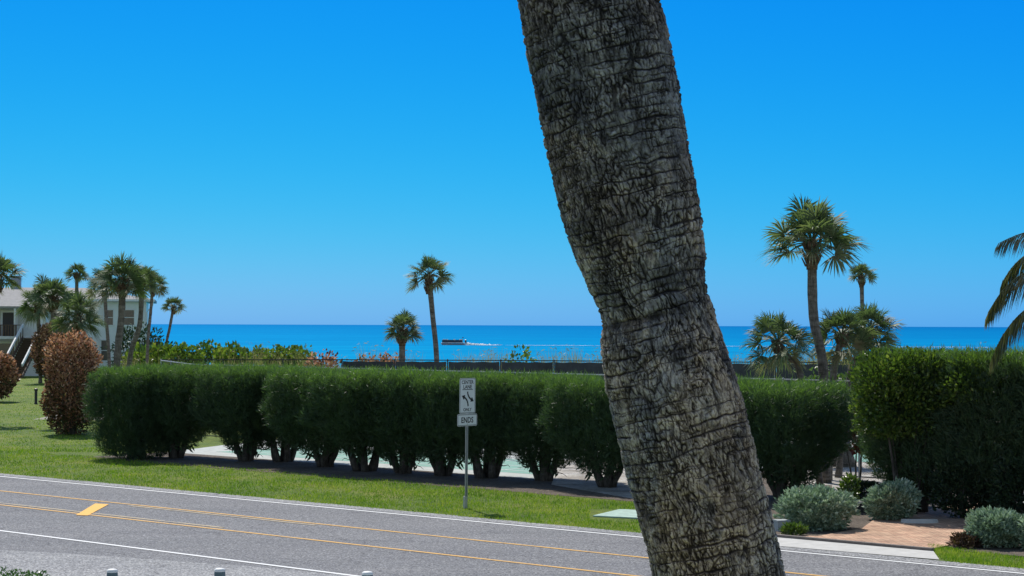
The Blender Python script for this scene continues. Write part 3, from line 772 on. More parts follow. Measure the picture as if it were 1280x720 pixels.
# coconut palm at the right border
def coco():
    d = 45; k = d/F; c = P(1378, 325, d); foot = Vector((c.x+.5, d+.3, 0))
    t = thing('coconut_palm', 'coconut palm whose long drooping fronds hang in at the right border', 'palm tree', foot)
    MB().tube(bez([foot-Vector((0, 0, .1)), foot+Vector((.1, 0, 2)), c+Vector((.2, 0, -1.5)), c], 16), np.linspace(.19, .12, 16), 12).build('trunk', M_BARK_S, t, smooth=True)
    r = np.random.default_rng(77); mb = MB()
    cur = [([(1378, 325), (1335, 272), (1288, 284), (1249, 304)], 0, .8), ([(1378, 327), (1330, 290), (1278, 305), (1254, 352)], .5, 1.0),
           ([(1378, 330), (1335, 325), (1270, 320), (1236, 391)], -.4, 1.05), ([(1378, 335), (1330, 370), (1272, 365), (1241, 446)], .2, 1.05),
           ([(1378, 325), (1370, 240), (1330, 230), (1300, 270)], .8, 1.0)]
    curves = [(bez([P(x, y, d+dz*u) for u, (x, y) in zip((0, .4, .8, 1), q)], 60), w) for q, dz, w in cur]
    for i in range(14):
        az = r.uniform(-1.9, 1.9); el = r.uniform(-.3, 1.2); L = r.uniform(2.0, 2.6)
        dd = np.array([cos(az)*cos(el), sin(az)*cos(el), sin(el)]); c_ = np.array(c)
        curves.append((bez([c_, c_+dd*L*.5+[0, 0, .3], c_+dd*L*.9, c_+dd*L+[0, 0, -1.0]], 60), 1.0))
    for pts, w in curves:
        pts = np.array(pts); mb.tube(pts, np.linspace(.03, .006, len(pts)), 4)
        tg = nrm(np.gradient(pts, axis=0))
        for sgn in (-1, 1):
            idx = np.repeat(np.arange(10, 60), 3); p = pts[idx]+r.normal(0, .008, (len(idx), 3)); tt = tg[idx]
            sd = nrm(np.cross(tt, [0, 0, 1.0]))*sgn
            u = (idx-10)/50
            L = (.85*np.sin(pi*(.12+.80*u))**.7+.05)*w*r.uniform(.8, 1.1, len(idx))
            dr = nrm(tt*.55+sd*.55+np.array([0, 0, -.9])+r.normal(0, .10, (len(idx), 3)))
            wd = nrm(np.cross(dr, tt))*.018
            p1 = p+dr*(L*.5)[:, None]; p2 = p+(dr*.8+np.array([0, 0, -.3]))*L[:, None]
            v = np.stack([p-wd*.5, p+wd*.5, p1+wd, p1-wd, p2], 1).reshape(-1, 3); b = np.arange(len(idx))[:, None]*5
            kk = mb.n; mb.v.append(v); mb.a.append(np.repeat(r.random(len(idx)), 5)); mb.f.append(b+np.array([0, 1, 2, 3])+kk); mb.f.append(b+np.array([3, 2, 4])+kk); mb.n += len(v)
    mb.build('crown', M_COCO, t, attr=True)
coco()

# ------------------------------------------------------------------ the big foreground palm
def big_trunk():
    D = 5.1; k = D/F
    L = [(-200, 612), (-60, 634), (0, 645), (60, 655), (120, 668), (180, 680), (240, 695), (290, 707), (330, 722), (365, 738), (393, 751), (402, 753), (412, 751), (440, 751.5), (480, 757), (530, 768), (590, 783), (650, 800), (720, 818), (900, 868), (1300, 960)]
    Rr = [(-200, 786), (-60, 812), (0, 825), (50, 838), (120, 850), (190, 862), (250, 874), (300, 880), (340, 882), (365, 884), (375, 889), (410, 900), (450, 914), (500, 930), (560, 945), (620, 960), (670, 972), (720, 983), (900, 1036), (1300, 1140)]
    ys = np.array([p[0] for p in L]); lx = np.array([p[1] for p in L]); yr = np.array([p[0] for p in Rr]); rx = np.array([p[1] for p in Rr])
    def lr(y):
        return np.interp(y, ys, lx), np.interp(y, yr, rx)
    yy = np.concatenate([np.linspace(-900, -60, 160, endpoint=False), np.linspace(-60, 760, 960, endpoint=False), np.linspace(760, 2600, 240)])
    lo, ro = lr(yy)
    # beyond the measured part the trunk goes on in a gentle curve
    up_ = yy < -200; lo = np.where(up_, 612+(yy+200)*.12, lo); ro = np.where(up_, 786+(yy+200)*.13, ro)
    dn = yy > 1300; lo = np.where(dn, 960+(yy-1300)*.10, lo); ro = np.where(dn, 1140+(yy-1300)*.16, ro)
    na = 520
    th = np.linspace(0, 2*pi, na, endpoint=False)+pi/2     # seam at the far side
    z = H-(yy-406.6)*k
    cx = (lo+ro)/2; rad = (ro-lo)/2*k; X0 = (cx-640)*k
    TH, Z = np.meshgrid(th, z); RAD = rad[:, None]; A = (TH-pi/2)*.175
    # ring direction: perpendicular to the axis, so shear z along the arc by the lean
    Zs = Z+np.cos(TH)*RAD*(-.24)*1.0
    wx = (fbm(A*22, Zs*22, 3, 1)-.5)*.020; wz = (fbm(A*9, Zs*14, 3, 2)-.5)*.05
    big = fbm(A*3.2+4, Zs*2.6, 3, 3)
    # plates: columns split by vertical fissures, broken by ring scars
    def crack(n, w): return np.clip(1-np.abs(n-.5)/w, 0, 1)
    def lev(n, k, w): q = n*k; return np.clip(1-np.abs(q-np.round(q))/w, 0, 1)
    wy = (fbm(A*34+8, Zs*26, 3, 41)-.5)*.022; wq = (fbm(A*60+2, Zs*45, 3, 43)-.5)*.010
    v1 = lev(fbm((A+wx*.5+wq*.5)/.017, (Zs+wy)/.070, 2, 61), 4.0, .17)
    e1, c1 = voro((A+wx*.6+wq*1.3)/.0108, (Zs+wy*1.3)/.046, 11, 1.0)
    e2, c2 = voro((A+wx*.4+wq)/.0066, (Zs+wy)/.021, 23, 1.0)
    g1 = np.clip(1-e1/.24, 0, 1); g2 = np.clip(1-e2/.28, 0, 1)
    rp = (Zs+wz*.45+wq*.6)/.034; rf = np.abs(rp-np.floor(rp)-.5)*2
    rmask = np.clip((fbm(A*12+31, np.floor(rp)*3.1, 2, 5)-.44)*6, 0, 1)
    g3 = np.clip((rf-.72)/.28, 0, 1)*rmask
    rq = (Zs+wz*.6+wq)/.021+.4; rfq = np.abs(rq-np.floor(rq)-.5)*2
    g3 = np.maximum(g3, np.clip((rfq-.70)/.30, 0, 1)*np.clip((fbm(A*26+3, np.floor(rq)*2.3, 2, 55)-.5)*6, 0, 1)*.85)
    amp = np.clip(fbm(A*14, Zs*11, 2, 15)*2.4-.35, .35, 1); amp2 = np.clip(fbm(A*15+9, Zs*12, 2, 16)*3-.7, .35, 1)
    groove = np.clip(np.maximum.reduce([v1*.95*amp2, g1*(.15+.7*amp), g2*.38*amp2, g3*.95])*(.72+.5*fbm(A*50+3, Zs*34, 2, 91)), 0, 1)
    c1 = (c1+c2)*.5
    fine = fbm(A*160, Zs*110, 3, 7); med = fbm(A*38, Zs*26, 3, 8)
    amp = .55+.7*fbm(A*6, Zs*5, 2, 15)
    h = -.0080*groove+.0075*(med-.5)+.0035*(fine-.5)+.0055*(c1-.5)+.010*(big-.5)
    # slight overlapping step at each ring, older scar edges stand proud
    h += .0030*(rp-np.floor(rp)-.5)*rmask
    # the deep waist where the growth changed
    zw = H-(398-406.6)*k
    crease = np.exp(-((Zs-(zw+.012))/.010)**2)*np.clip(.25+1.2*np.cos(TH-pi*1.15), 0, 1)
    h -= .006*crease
    RR = RAD+h
    V = np.stack([X0[:, None]+np.cos(TH)*RR, D+np.sin(TH)*RR, Z], -1).reshape(-1, 3)
    ny = len(yy)
    i = np.arange(ny-1)[:, None]*na; j = np.arange(na)[None]; kk = (j+1) % na
    q = np.stack([i+j, i+na+j, i+na+kk, i+kk], -1).reshape(-1, 4)
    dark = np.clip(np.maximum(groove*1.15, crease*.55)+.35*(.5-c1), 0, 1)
    foot = Vector((X0[-1], D, 0))
    t = thing('foreground_palm', 'huge leaning grey palm trunk with cracked bark close in front of the camera', 'palm tree', (X0[-1], D, float(z[-1]) if z[-1] > 0 else 0))
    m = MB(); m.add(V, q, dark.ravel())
    M_, T, B = nodemat('old_palm_bark')
    at = N(T, 'ShaderNodeAttribute', attribute_name='rnd'); g = geo(T)
    n1 = noise(T, 7, 5, .65, g); n2 = noise(T, 60, 5, .75, g); n3 = noise(T, 2.2, 3, .5, g); n4 = noise(T, 22, 4, .7, g)
    c = ramp(T, n2.outputs[0], [(.28, (.22, .195, .19)), (.5, (.45, .405, .39)), (.72, (.72, .67, .65))])
    s = ramp(T, n1.outputs[0], [(.36, (.52, .52, .56)), (.5, (.95, .94, .93)), (.7, (1.15, 1.13, 1.1))])
    cc = mixc(T, 1, c.outputs[0], s.outputs[0], 'MULTIPLY')
    s = ramp(T, n4.outputs[0], [(.36, (.42, .42, .44)), (.54, (1.1, 1.1, 1.1))])
    cc = mixc(T, .8, cc, s.outputs[0], 'MULTIPLY')
    s = ramp(T, n3.outputs[0], [(.4, (.92, 1.0, 1.08)), (.6, (1.08, 1.0, .94))])
    cc = mixc(T, 1, cc, s.outputs[0], 'MULTIPLY')
    # noisy mottling, darker and bluer towards the upper stem
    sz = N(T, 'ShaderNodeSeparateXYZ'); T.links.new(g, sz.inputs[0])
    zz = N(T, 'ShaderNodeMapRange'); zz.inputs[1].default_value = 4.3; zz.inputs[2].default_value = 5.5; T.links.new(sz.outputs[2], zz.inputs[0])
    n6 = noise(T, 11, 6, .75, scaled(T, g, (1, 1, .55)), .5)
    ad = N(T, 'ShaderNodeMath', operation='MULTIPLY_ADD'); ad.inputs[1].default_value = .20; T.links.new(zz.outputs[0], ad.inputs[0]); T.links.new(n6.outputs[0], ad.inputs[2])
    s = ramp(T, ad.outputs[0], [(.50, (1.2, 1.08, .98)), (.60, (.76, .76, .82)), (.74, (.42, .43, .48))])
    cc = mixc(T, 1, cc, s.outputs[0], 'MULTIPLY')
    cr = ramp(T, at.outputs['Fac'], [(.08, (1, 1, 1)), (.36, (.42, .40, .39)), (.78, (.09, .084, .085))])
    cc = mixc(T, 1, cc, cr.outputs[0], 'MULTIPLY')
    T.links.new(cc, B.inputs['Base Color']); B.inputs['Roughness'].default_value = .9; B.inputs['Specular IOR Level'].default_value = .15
    bump(T, B, n2.outputs[0], .6, .003)
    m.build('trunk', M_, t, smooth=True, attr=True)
    top = np.array([X0[0], D, z[0]])
    fan_crown(top+[0, 0, .7], 1.5, 99, 34, -.2).build('crown', M_SABAL, t, attr=True)
    boots(top+[0, 0, .6], .22, .7, 98).build('leaf_base', M_BOOT, t)
big_trunk()

# ------------------------------------------------------------------ fences
def chain(mb, a, b, z0, z1, pitch=.085, w=.0022):
    """diamond mesh of thin wires between two posts"""
    a = np.array(a[:2]); b = np.array(b[:2]); L = np.linalg.norm(b-a); u = (b-a)/L; h = z1-z0
    n = np.array([-u[1], u[0]])
    v = []; 
    for sg in (1, -1):
        s = np.arange(-h, L, pitch)
        s0 = np.clip(s, 0, L); s1 = np.clip(s+h, 0, L)
        za = s0-s; zb = s1-s
        if sg == -1: za, zb = h-za, h-zb
        for (x0, x1, y0, y1) in zip(s0, s1, za, zb):
            v.append([(x0, y0-w), (x0, y0+w), (x1, y1+w), (x1, y1-w)])
    v = np.array(v); m = len(v)
    p = np.stack([a[0]+v[..., 0]*u[0], a[1]+v[..., 0]*u[1], z0+v[..., 1]], -1).reshape(-1, 3)
    mb.add(p, np.arange(m*4).reshape(-1, 4))
def fence(name, lab, path, h, screens=None, npost=3.0, rails=(1.0,), screen_z=(.05, 3.0), wire=True, base_d=None):
    root = thing(name, lab, 'fence', path[0])
    ch = MB(); tr = MB(); mr = MB(); tot = 0
    seg = []
    for a, b in zip(path[:-1], path[1:]):
        a = Vector(a); b = Vector(b); L = (b-a).length; k = max(1, round(L/npost))
        for i in range(k): seg.append((a.lerp(b, i/k), a.lerp(b, (i+1)/k)))
    ends = [s[0] for s in seg]+[seg[-1][1]]
    for p in ends:
        m = MB(); m.tube([p, p+Vector((0, 0, h+.02))], .032, 8); m.tube([p+Vector((0, 0, h+.02)), p+Vector((0, 0, h+.06))], [.045, .012], 8)
        m.build('post', M_RAIL if screens is None else M_POSTB, root, smooth=False)
    for a, b in seg:
        up_ = Vector((0, 0, 1))
        tr.tube([a+up_*h, b+up_*h], .027, 6)
        for rz in rails: mr.tube([a+up_*h*rz, b+up_*h*rz], .017, 6) if rz < 1 else None
        mr.tube([a+up_*.12, b+up_*.12], .020, 6)
        if wire: chain(ch, a, b, .05, h)
    tr.build('top_rail', M_RAIL if screens is None else M_POSTB, root); mr.build('lower_rail', M_POSTB, root)
    if wire: ch.build('chain_link_mesh', M_WIRE, root)
    if screens:
        for i, (a, b) in enumerate(seg):
            m_ = (a+b)/2
            if not screens(m_): continue
            nx = 24; nz = 8; u = (b-a); L = u.length; u = u/L; nn = Vector((-u.y, u.x, 0)); m = MB(); rs = random.Random(i)
            v = []
            for jz in range(nz+1):
                for jx in range(nx+1):
                    fx = .02+.96*jx/nx; fz = jz/nz
                    sag = -.035*(1-abs(2*((fx*3) % 1)-1))*(fz > .99)
                    bow = .05*sin(pi*fx)*sin(pi*fz)+.015*sin(fx*23+i)+.01*rs.random()
                    q = a+u*(L*fx)+nn*(-.05-bow); v.append((q.x, q.y, .08+(h-.14)*fz+sag))
            q = [(r0*(nx+1)+c0, r0*(nx+1)+c0+1, (r0+1)*(nx+1)+c0+1, (r0+1)*(nx+1)+c0) for r0 in range(nz) for c0 in range(nx)]
            m.add(v, q); m.build('windscreen_panel', M_SCREEN, root, smooth=True)
    return root
nf = [(-16.3, 87.4, 0), (-13.35, 78.8, 0), (-10.1, 76.2, 0), (S(-48, 51).x, S(-48, 51).y, 0), tuple(S(-38, 51)), tuple(S(-27, 51)), tuple(S(-24.2, 51.6))]
fence('chain_link_fence', 'near chain link fence with a pale top rail just behind the casuarina hedge', nf, 3.06, rails=(.5,))
ff = [(-16.3, 87.6, 0), (-8.1, 89.8, 0), (2.0, 89.0, 0), (17.3, 86.0, 0), (20.5, 85.6, 0)]
fence('windscreen_fence', 'far court fence hung with dark windscreen panels in front of the sea', ff, 3.08, screens=lambda p: p.x > -8.2, rails=(.5,), npost=2.6)

# ------------------------------------------------------------------ dune plants
rg = np.random.default_rng(70)
sg = [(182, 447, 112), (205, 443, 110), (232, 441, 108), (262, 443, 112), (292, 442, 108), (322, 444, 112), (352, 446, 108), (378, 448, 112)]
pos = ['behind the left corner of the court fence', 'at the foot of the slim palm by the building', 'below the small leaning palm', 'just right of the small leaning palm',
       'in the middle of the left dune thicket', 'third from the right end of the dune thicket', 'second from the right end of the dune thicket', 'at the right end of the dune thicket']
for i, (x, y, d) in enumerate(sg):
    c = P(x, y-3, d)
    shrub('sea_grape', 'yellow green sea grape shrub '+pos[i], 'shrub', (c.x, d, 0), 1.15, 1.0, .6, c.z+.45-.1*(i % 3), M_SEAG, (.24, .20), 1500, 80+i, 4, 'sea grape shrubs on the dune', lump=.3)
for i, (x, y, d, lab) in enumerate([(405, 449, 100, 'pinkish brown dune shrub behind the left end of the dark fence screens'), (462, 452, 104, 'low brown dune shrub left of the short palm above the fence'),
                                    (488, 451, 102, 'low tan dune shrub touching the short palm trunk')]):
    c = P(x, y-3, d)
    shrub('dune_shrub', lab, 'shrub', (c.x, d, 0), 1.0, .8, .6, c.z+.12, M_COPPER, (.2, .13), 1100, 90+i, 4, lump=.35)
c = P(652, 447, 100); shrub('dune_shrub', 'spindly dune plant rising above the dark fence right of the boat', 'shrub', (c.x, 100, 0), .8, .6, 1.2, c.z+.35, M_SEAG, (.22, .16), 260, 95, 3, lump=.6, surf=.2)
c = P(1040, 445, 100); shrub('dune_shrub', 'yellowish dune shrub between the right palm trunks behind the fence', 'shrub', (c.x, 100, 0), 1.5, .8, .8, c.z+.1, M_OATS, (.22, .1), 1500, 96, 3, lump=.3)
# dark low shrubs beside the building
shrub('dark_shrub', 'dark round shrub below the leaning small palm', 'shrub', (P(197, 440, 118).x, 118, 0), 1.3, 1, .8, 3.6, M_DARKB, (.22, .14), 1500, 97, 3)
shrub('dark_shrub', 'dark bushy plant against the right corner of the building wall', 'shrub', (P(172, 430, 140).x, 140, 0), 2.0, 1.2, 1.4, 4.4, M_DARKB, (.3, .12), 1600, 98, 3, lump=.4)

mb = MB(); n = 5200
xs = rg.uniform(150, 1290, n); dd = rg.uniform(96, 116, n)
den = fbm(xs*.02, xs*0, 3, 9)
keep = rg.random(n) < np.clip((den-.30)*3.2, .12, 1)
xs = xs[keep]; dd = dd[keep]; n = len(xs)
X = (xs-640)/F*dd
hh = (1.2+1.9*fbm(xs*.05+3, xs*0, 3, 4))*rg.uniform(.75, 1.1, n)
for part in range(2):
    p0 = np.stack([X, dd, 1.15+0*X], 1) if part == 0 else None
    if part == 0:
        lean = rg.normal(0, .16, (n, 2))
        tip = p0+np.stack([lean[:, 0]*hh, lean[:, 1]*hh, hh*.95], 1)
        mid = (p0+tip)/2+np.stack([-lean[:, 0]*.15*hh, 0*hh, 0*hh], 1)
        w = np.array([.012, 0, 0])
        v = np.stack([p0-w, p0+w, mid+w*.8, mid-w*.8, tip], 1).reshape(-1, 3); b = np.arange(n)[:, None]*5
        k = mb.n; mb.v.append(v); mb.a.append(np.repeat(rg.random(n), 5)); mb.f.append(b+np.array([0, 1, 2, 3])+k); mb.f.append(b+np.array([3, 2, 4])+k); mb.n += len(v)
    else:
        s = rg.random(n) < .25
        leaves(mb, tip[s]-np.array([0, 0, .1]), np.stack([rg.normal(0, .7, s.sum()), rg.normal(0, .3, s.sum()), -np.ones(s.sum())*.3], 1), .26, .045, rg)
o = mb.build('sea_oats', M_OATS, attr=True); tag(o, 'thin straw coloured sea oats along the dune above the court fence', 'dune grass', None, 'stuff')
# dune crest they grow from
dn = MB(); xs = np.linspace(-24, 75, 90); ys = np.linspace(92.5, 124, 10)
Xg, Yg = np.meshgrid(xs, ys); Zg = np.sin((Yg-92.5)/31.5*pi)**.6*(1.2+.5*(fbm(Xg*.12, Yg*.2, 3, 3)-.5))*np.clip((Xg+24)/6, 0, 1)-.03
v = np.stack([Xg, Yg, Zg], -1).reshape(-1, 3); i = np.arange(9)[:, None]*90; j = np.arange(89)[None]
dn.add(v, np.stack([i+j, i+j+1, i+90+j+1, i+90+j], -1).reshape(-1, 4)); o = dn.build('dune', M_SHELL, smooth=True); o['kind'] = 'structure'

# ------------------------------------------------------------------ lawn blades
def lawn():
    r = np.random.default_rng(123); mb = MB(); P0 = []
    # sample the visible lawn in picture space density, place in the world
    def smp(n, x0, x1, y0, y1): return r.uniform(x0, x1, n), r.uniform(y0, y1, n)
    ok_pts = []
    for (n, x0, x1, y0, y1) in ((120000, -15, 830, 560, 668), (26000, -15, 330, 466, 575), (12000, 1160, 1300, 680, 722)):
        x, y = smp(n, x0, x1, y0, y1)
        d = H*F/(y-(404.4+.0035*x)); X = (x-640)/F*d; t = X*NX+d*NY; s = X*UX+d*UY
        edge = EDGE+.02+.07*(fbm(s*1.3, s*0, 3, 7)-.5)*2
        ok = (t > edge) & (t < 41.15+.12*np.sin(s*2)-np.clip((x-560)/180, 0, 1)*.7) | ((d > 70) & (X < -15.5) & (t > edge) & (d < 175)) | ((x < 330) & (t > 41.3) & (t < 44.3) & (d > 69.5))
        if x0 > 1000:
            ok = (t > EDGE+.03) & (x > 1168+(690-y)*-1.0) & (y > 686+(x-1200)*.135)
        # dry and bare spots
        ok &= ~((fbm(X*1.1+4, d*.7, 3, 31) > .64) & (r.random(len(X)) < .6))
        # keep the pad clear
        ok &= ~((x > 738) & (x < 880) & (y > 636.5) & (y < 650))
        P0.append(np.stack([X[ok], d[ok], np.zeros(ok.sum())], 1))
    p = np.concatenate(P0); n = len(p); d = p[:, 1]
    hgt = r.uniform(.035, .085, n)*(1+.4*(fbm(p[:, 0]*1.5, p[:, 1]*1.5, 2, 5)-.5)); wd = r.uniform(.012, .026, n)*np.clip(d/50, .8, 2)
    an = r.uniform(0, 2*pi, n); s = np.stack([np.cos(an), np.sin(an), 0*an], 1)*(wd/2)[:, None]
    tip = p+np.stack([r.normal(0, .35, n)*hgt, r.normal(0, .35, n)*hgt, hgt], 1)
    v = np.stack([p-s, p+s, tip], 1).reshape(-1, 3)
    mb.add(v, np.arange(n*3).reshape(-1, 3), np.repeat(r.random(n), 3))
    o = mb.build('lawn_blades', M_BLADE, attr=True); tag(o, 'short green lawn grass between the road and the hedge', 'grass', None, 'stuff')
lawn()

# ------------------------------------------------------------------ road sign
def sign():
    b = G(584, 635.5); t = thing('road_sign', 'white lane ends road sign with two curved arrows on a metal post by the hedge', 'road sign', b)
    fx = Vector((NX, NY, 0))                      # to the right as read
    fn = Vector((UX, UY, 0))                      # faces right along the road
    up_ = Vector((.006, 0, 1)).normalized()
    def T(x, z, o=0.0): return b+fx*x+fn*o+up_*z
    def slab(m, x0, x1, z0, z1, o0, o1, rc=.03):
        pr = []
        for cx_, cz_, a0 in ((x1-rc, z1-rc, 0), (x0+rc, z1-rc, 90), (x0+rc, z0+rc, 180), (x1-rc, z0+rc, 270)):
            for k in range(5):
                a = R(a0+k*22.5); pr.append((cx_+cos(a)*rc, cz_+sin(a)*rc))
        n = len(pr); v = [T(x, z, o1) for x, z in pr]+[T(x, z, o0) for x, z in pr]
        m.add(v, [tuple(range(n)), tuple(range(2*n-1, n-1, -1))]+[(i, i+n, (i+1) % n+n, (i+1) % n) for i in range(n)])
    def frame(m, x0, x1, z0, z1, o, w=.012, ins=.014):
        x0 += ins; x1 -= ins; z0 += ins; z1 -= ins
        for a in ((x0, x1, z0, z0+w), (x0, x1, z1-w, z1), (x0, x0+w, z0+w, z1-w), (x1-w, x1, z0+w, z1-w)):
            v = [T(a[0], a[2], o), T(a[1], a[2], o), T(a[1], a[3], o), T(a[0], a[3], o)]
            m.add(v, [(0, 1, 2, 3)])
    def text(m, s, zc, size, wide, o):
        cu = bpy.data.curves.new('t', 'FONT'); cu.body = s; cu.size = 1; cu.align_x = 'CENTER'; cu.offset = .022; cu.fill_mode = 'FRONT'; cu.resolution_u = 3
        ob = bpy.data.objects.new('t', cu); me = bpy.data.meshes.new_from_object(ob)
        vs = np.array([v.co[:] for v in me.vertices]); zz = vs[:, 1]; zmid = (zz.min()+zz.max())/2; sc = size/(zz.max()-zz.min()); sx = wide/(vs[:, 0].max()-vs[:, 0].min())
        v = [T((p[0]-(vs[:, 0].max()+vs[:, 0].min())/2)*sx, zc+(p[1]-zmid)*sc, o) for p in vs]
        m.add(v, [tuple(p.vertices) for p in me.polygons])
        bpy.data.objects.remove(ob); bpy.data.curves.remove(cu); bpy.data.meshes.remove(me)
    def arrow(m, pts, w, head, o):
        c = bez([(x, 0, z) for x, z in pts], 14)[:, [0, 2]]; tg = nrm(np.gradient(c, axis=0)); nn = np.stack([-tg[:, 1], tg[:, 0]], 1)
        a = c+nn*w/2; bb = c-nn*w/2; n = len(c)
        v = [T(*q, o) for q in a]+[T(*q, o) for q in bb]
        m.add(v, [(i, i+1, n+i+1, n+i) for i in range(n-1)])
        e = c[-1]-tg[-1]*.01; d_ = tg[-1]; q = nn[-1]
        m.add([T(*(e+q*head*.62), o), T(*(e-q*head*.62), o), T(*(e+d_*head), o), T(*(e-d_*head*.12), o)], [(0, 3, 2), (3, 1, 2)])
    Z0 = 2.13; pz = 2.14; ph = .31
    sz0, sz1 = pz+ph+.012, pz+ph+.012+.914
    # post: galvanised U channel
    m = MB()
    for (x, o, w, dp) in ((0, -.035, .045, .006), (-.023, -.022, .006, .03), (.023, -.022, .006, .03), (-.036, -.008, .026, .005), (.036, -.008, .026, .005)):
        v = [T(x+sx*w/2, z, o+so*dp/2) for z in (-.05, sz1-.03) for sx, so in ((-1, -1), (1, -1), (1, 1), (-1, 1))]
        m.add(v, [(0, 1, 2, 3), (7, 6, 5, 4), (0, 4, 5, 1), (1, 5, 6, 2), (2, 6, 7, 3), (3, 7, 4, 0)])
    m.build('post', M_STEEL, t)
    m = MB(); m.tube([T(0, 0, -.045), T(0, .32, -.045)], .05, 8); m.build('ground_sleeve', M_STEEL, t)
    m = MB(); slab(m, -.305, .305, sz0, sz1, .0, .004, .04); p1 = m.build('sign_panel', M_SIGNW, t)
    m = MB(); frame(m, -.305, .305, sz0, sz1, .006); m.build('border', M_BLACK, p1, )
    zc = (sz0+sz1)/2
    m = MB(); text(m, 'CENTER', zc+.355, .095, .46, .006); m.build('lettering', M_BLACK, p1)
    m = MB(); text(m, 'LANE', zc+.235, .095, .33, .006); m.build('lettering', M_BLACK, p1)
    m = MB(); text(m, 'ONLY', zc-.355, .085, .32, .006); m.build('lettering', M_BLACK, p1)
    m = MB(); m.add([T(-.20, zc+.155, .006), T(.20, zc+.155, .006), T(.20, zc+.172, .006), T(-.20, zc+.172, .006)], [(0, 1, 2, 3)]); m.build('underline', M_BLACK, p1)
    m = MB(); arrow(m, [(.0, .0+zc+.11), (.0, zc+.02), (.06, zc-.06), (.15, zc-.10)], .045, .11, .006); m.build('arrow', M_BLACK, p1)
    m = MB(); arrow(m, [(.02, zc-.27), (.02, zc-.16), (-.04, zc-.07), (-.13, zc-.035)], .045, .11, .006); m.build('arrow', M_BLACK, p1)
    m = MB(); slab(m, -.38, .38, pz, pz+ph, 0, .004, .035); p2 = m.build('plate', M_SIGNW, t)
    m = MB(); frame(m, -.38, .38, pz, pz+ph, .006); m.build('border', M_BLACK, p2)
    m = MB(); text(m, 'ENDS', pz+ph/2, .15, .46, .006); m.build('lettering', M_BLACK, p2)
    for zz in (sz1-.08, sz0+.08, pz+.05): MB().tube([T(0, zz, .004), T(0, zz, .012)], .014, 8).build('bolt', M_STEEL, t)
sign()

# ------------------------------------------------------------------ white posts in the foreground, clipped hedge corner
for px, py, lab in ((143, 711, 'leftmost of three short white capped posts at the bottom of the photo'), (277, 710, 'middle of three short white capped posts at the bottom of the photo'),
                    (461, 714, 'rightmost of three short white capped posts at the bottom of the photo')):
    d = (H-.6)*F/(py-hz(px)); x = (px-640)/F*d
    t = thing('bollard', lab, 'bollard', (x, d, 0), 'short posts beside the driveway')
    m = MB(); n = 12; an = [2*pi*i/n for i in range(n)]
    prof = [(.095, 0), (.095, .52), (.09, .55), (.075, .565)]
    v = [(x+cos(a)*r, d+sin(a)*r, z) for r, z in prof for a in an]
    m.add(v, [(k*n+i, k*n+(i+1) % n, (k+1)*n+(i+1) % n, (k+1)*n+i) for k in range(3) for i in range(n)]+[tuple(range(3*n, 4*n))])
    m.build('post', M_POSTG, t, smooth=True)
    m = MB(); prof = [(.092, .553), (.094, .585), (.07, .605), (.03, .612)]
    v = [(x+cos(a)*r, d+sin(a)*r, z) for r, z in prof for a in an]
    m.add(v, [(k*n+i, k*n+(i+1) % n, (k+1)*n+(i+1) % n, (k+1)*n+i) for k in range(3) for i in range(n)]+[tuple(range(3*n, 4*n))])
    m.build('cap', M_POSTW, t, smooth=True)
shrub('clipped_hedge', 'clipped small leaved green hedge at the bottom left corner of the photo', 'hedge', (-8.9, 29.0, 0), 1.85, .8, .0, .92, M_CLIP, (.05, .03), 12000, 101, 6, boxy=4.5, lump=.05)
# dark path light on the lawn
g = G(46, 505); m = MB(); n = 10
prof = [(.11, 0), (.10, .06), (.085, .08), (.085, .78), (.11, .80), (.11, .90), (.05, .93)]
v = [(g.x+cos(2*pi*i/n)*r, g.y+sin(2*pi*i/n)*r, z) for r, z in prof for i in range(n)]
m.add(v, [(k*n+i, k*n+(i+1) % n, (k+1)*n+(i+1) % n, (k+1)*n+i) for k in range(len(prof)-1) for i in range(n)]+[tuple(range((len(prof)-1)*n, len(prof)*n))])
tag(m.build('path_light', M_POSTB), 'short black path light on the left lawn beside the copperleaf shrub', 'path light')

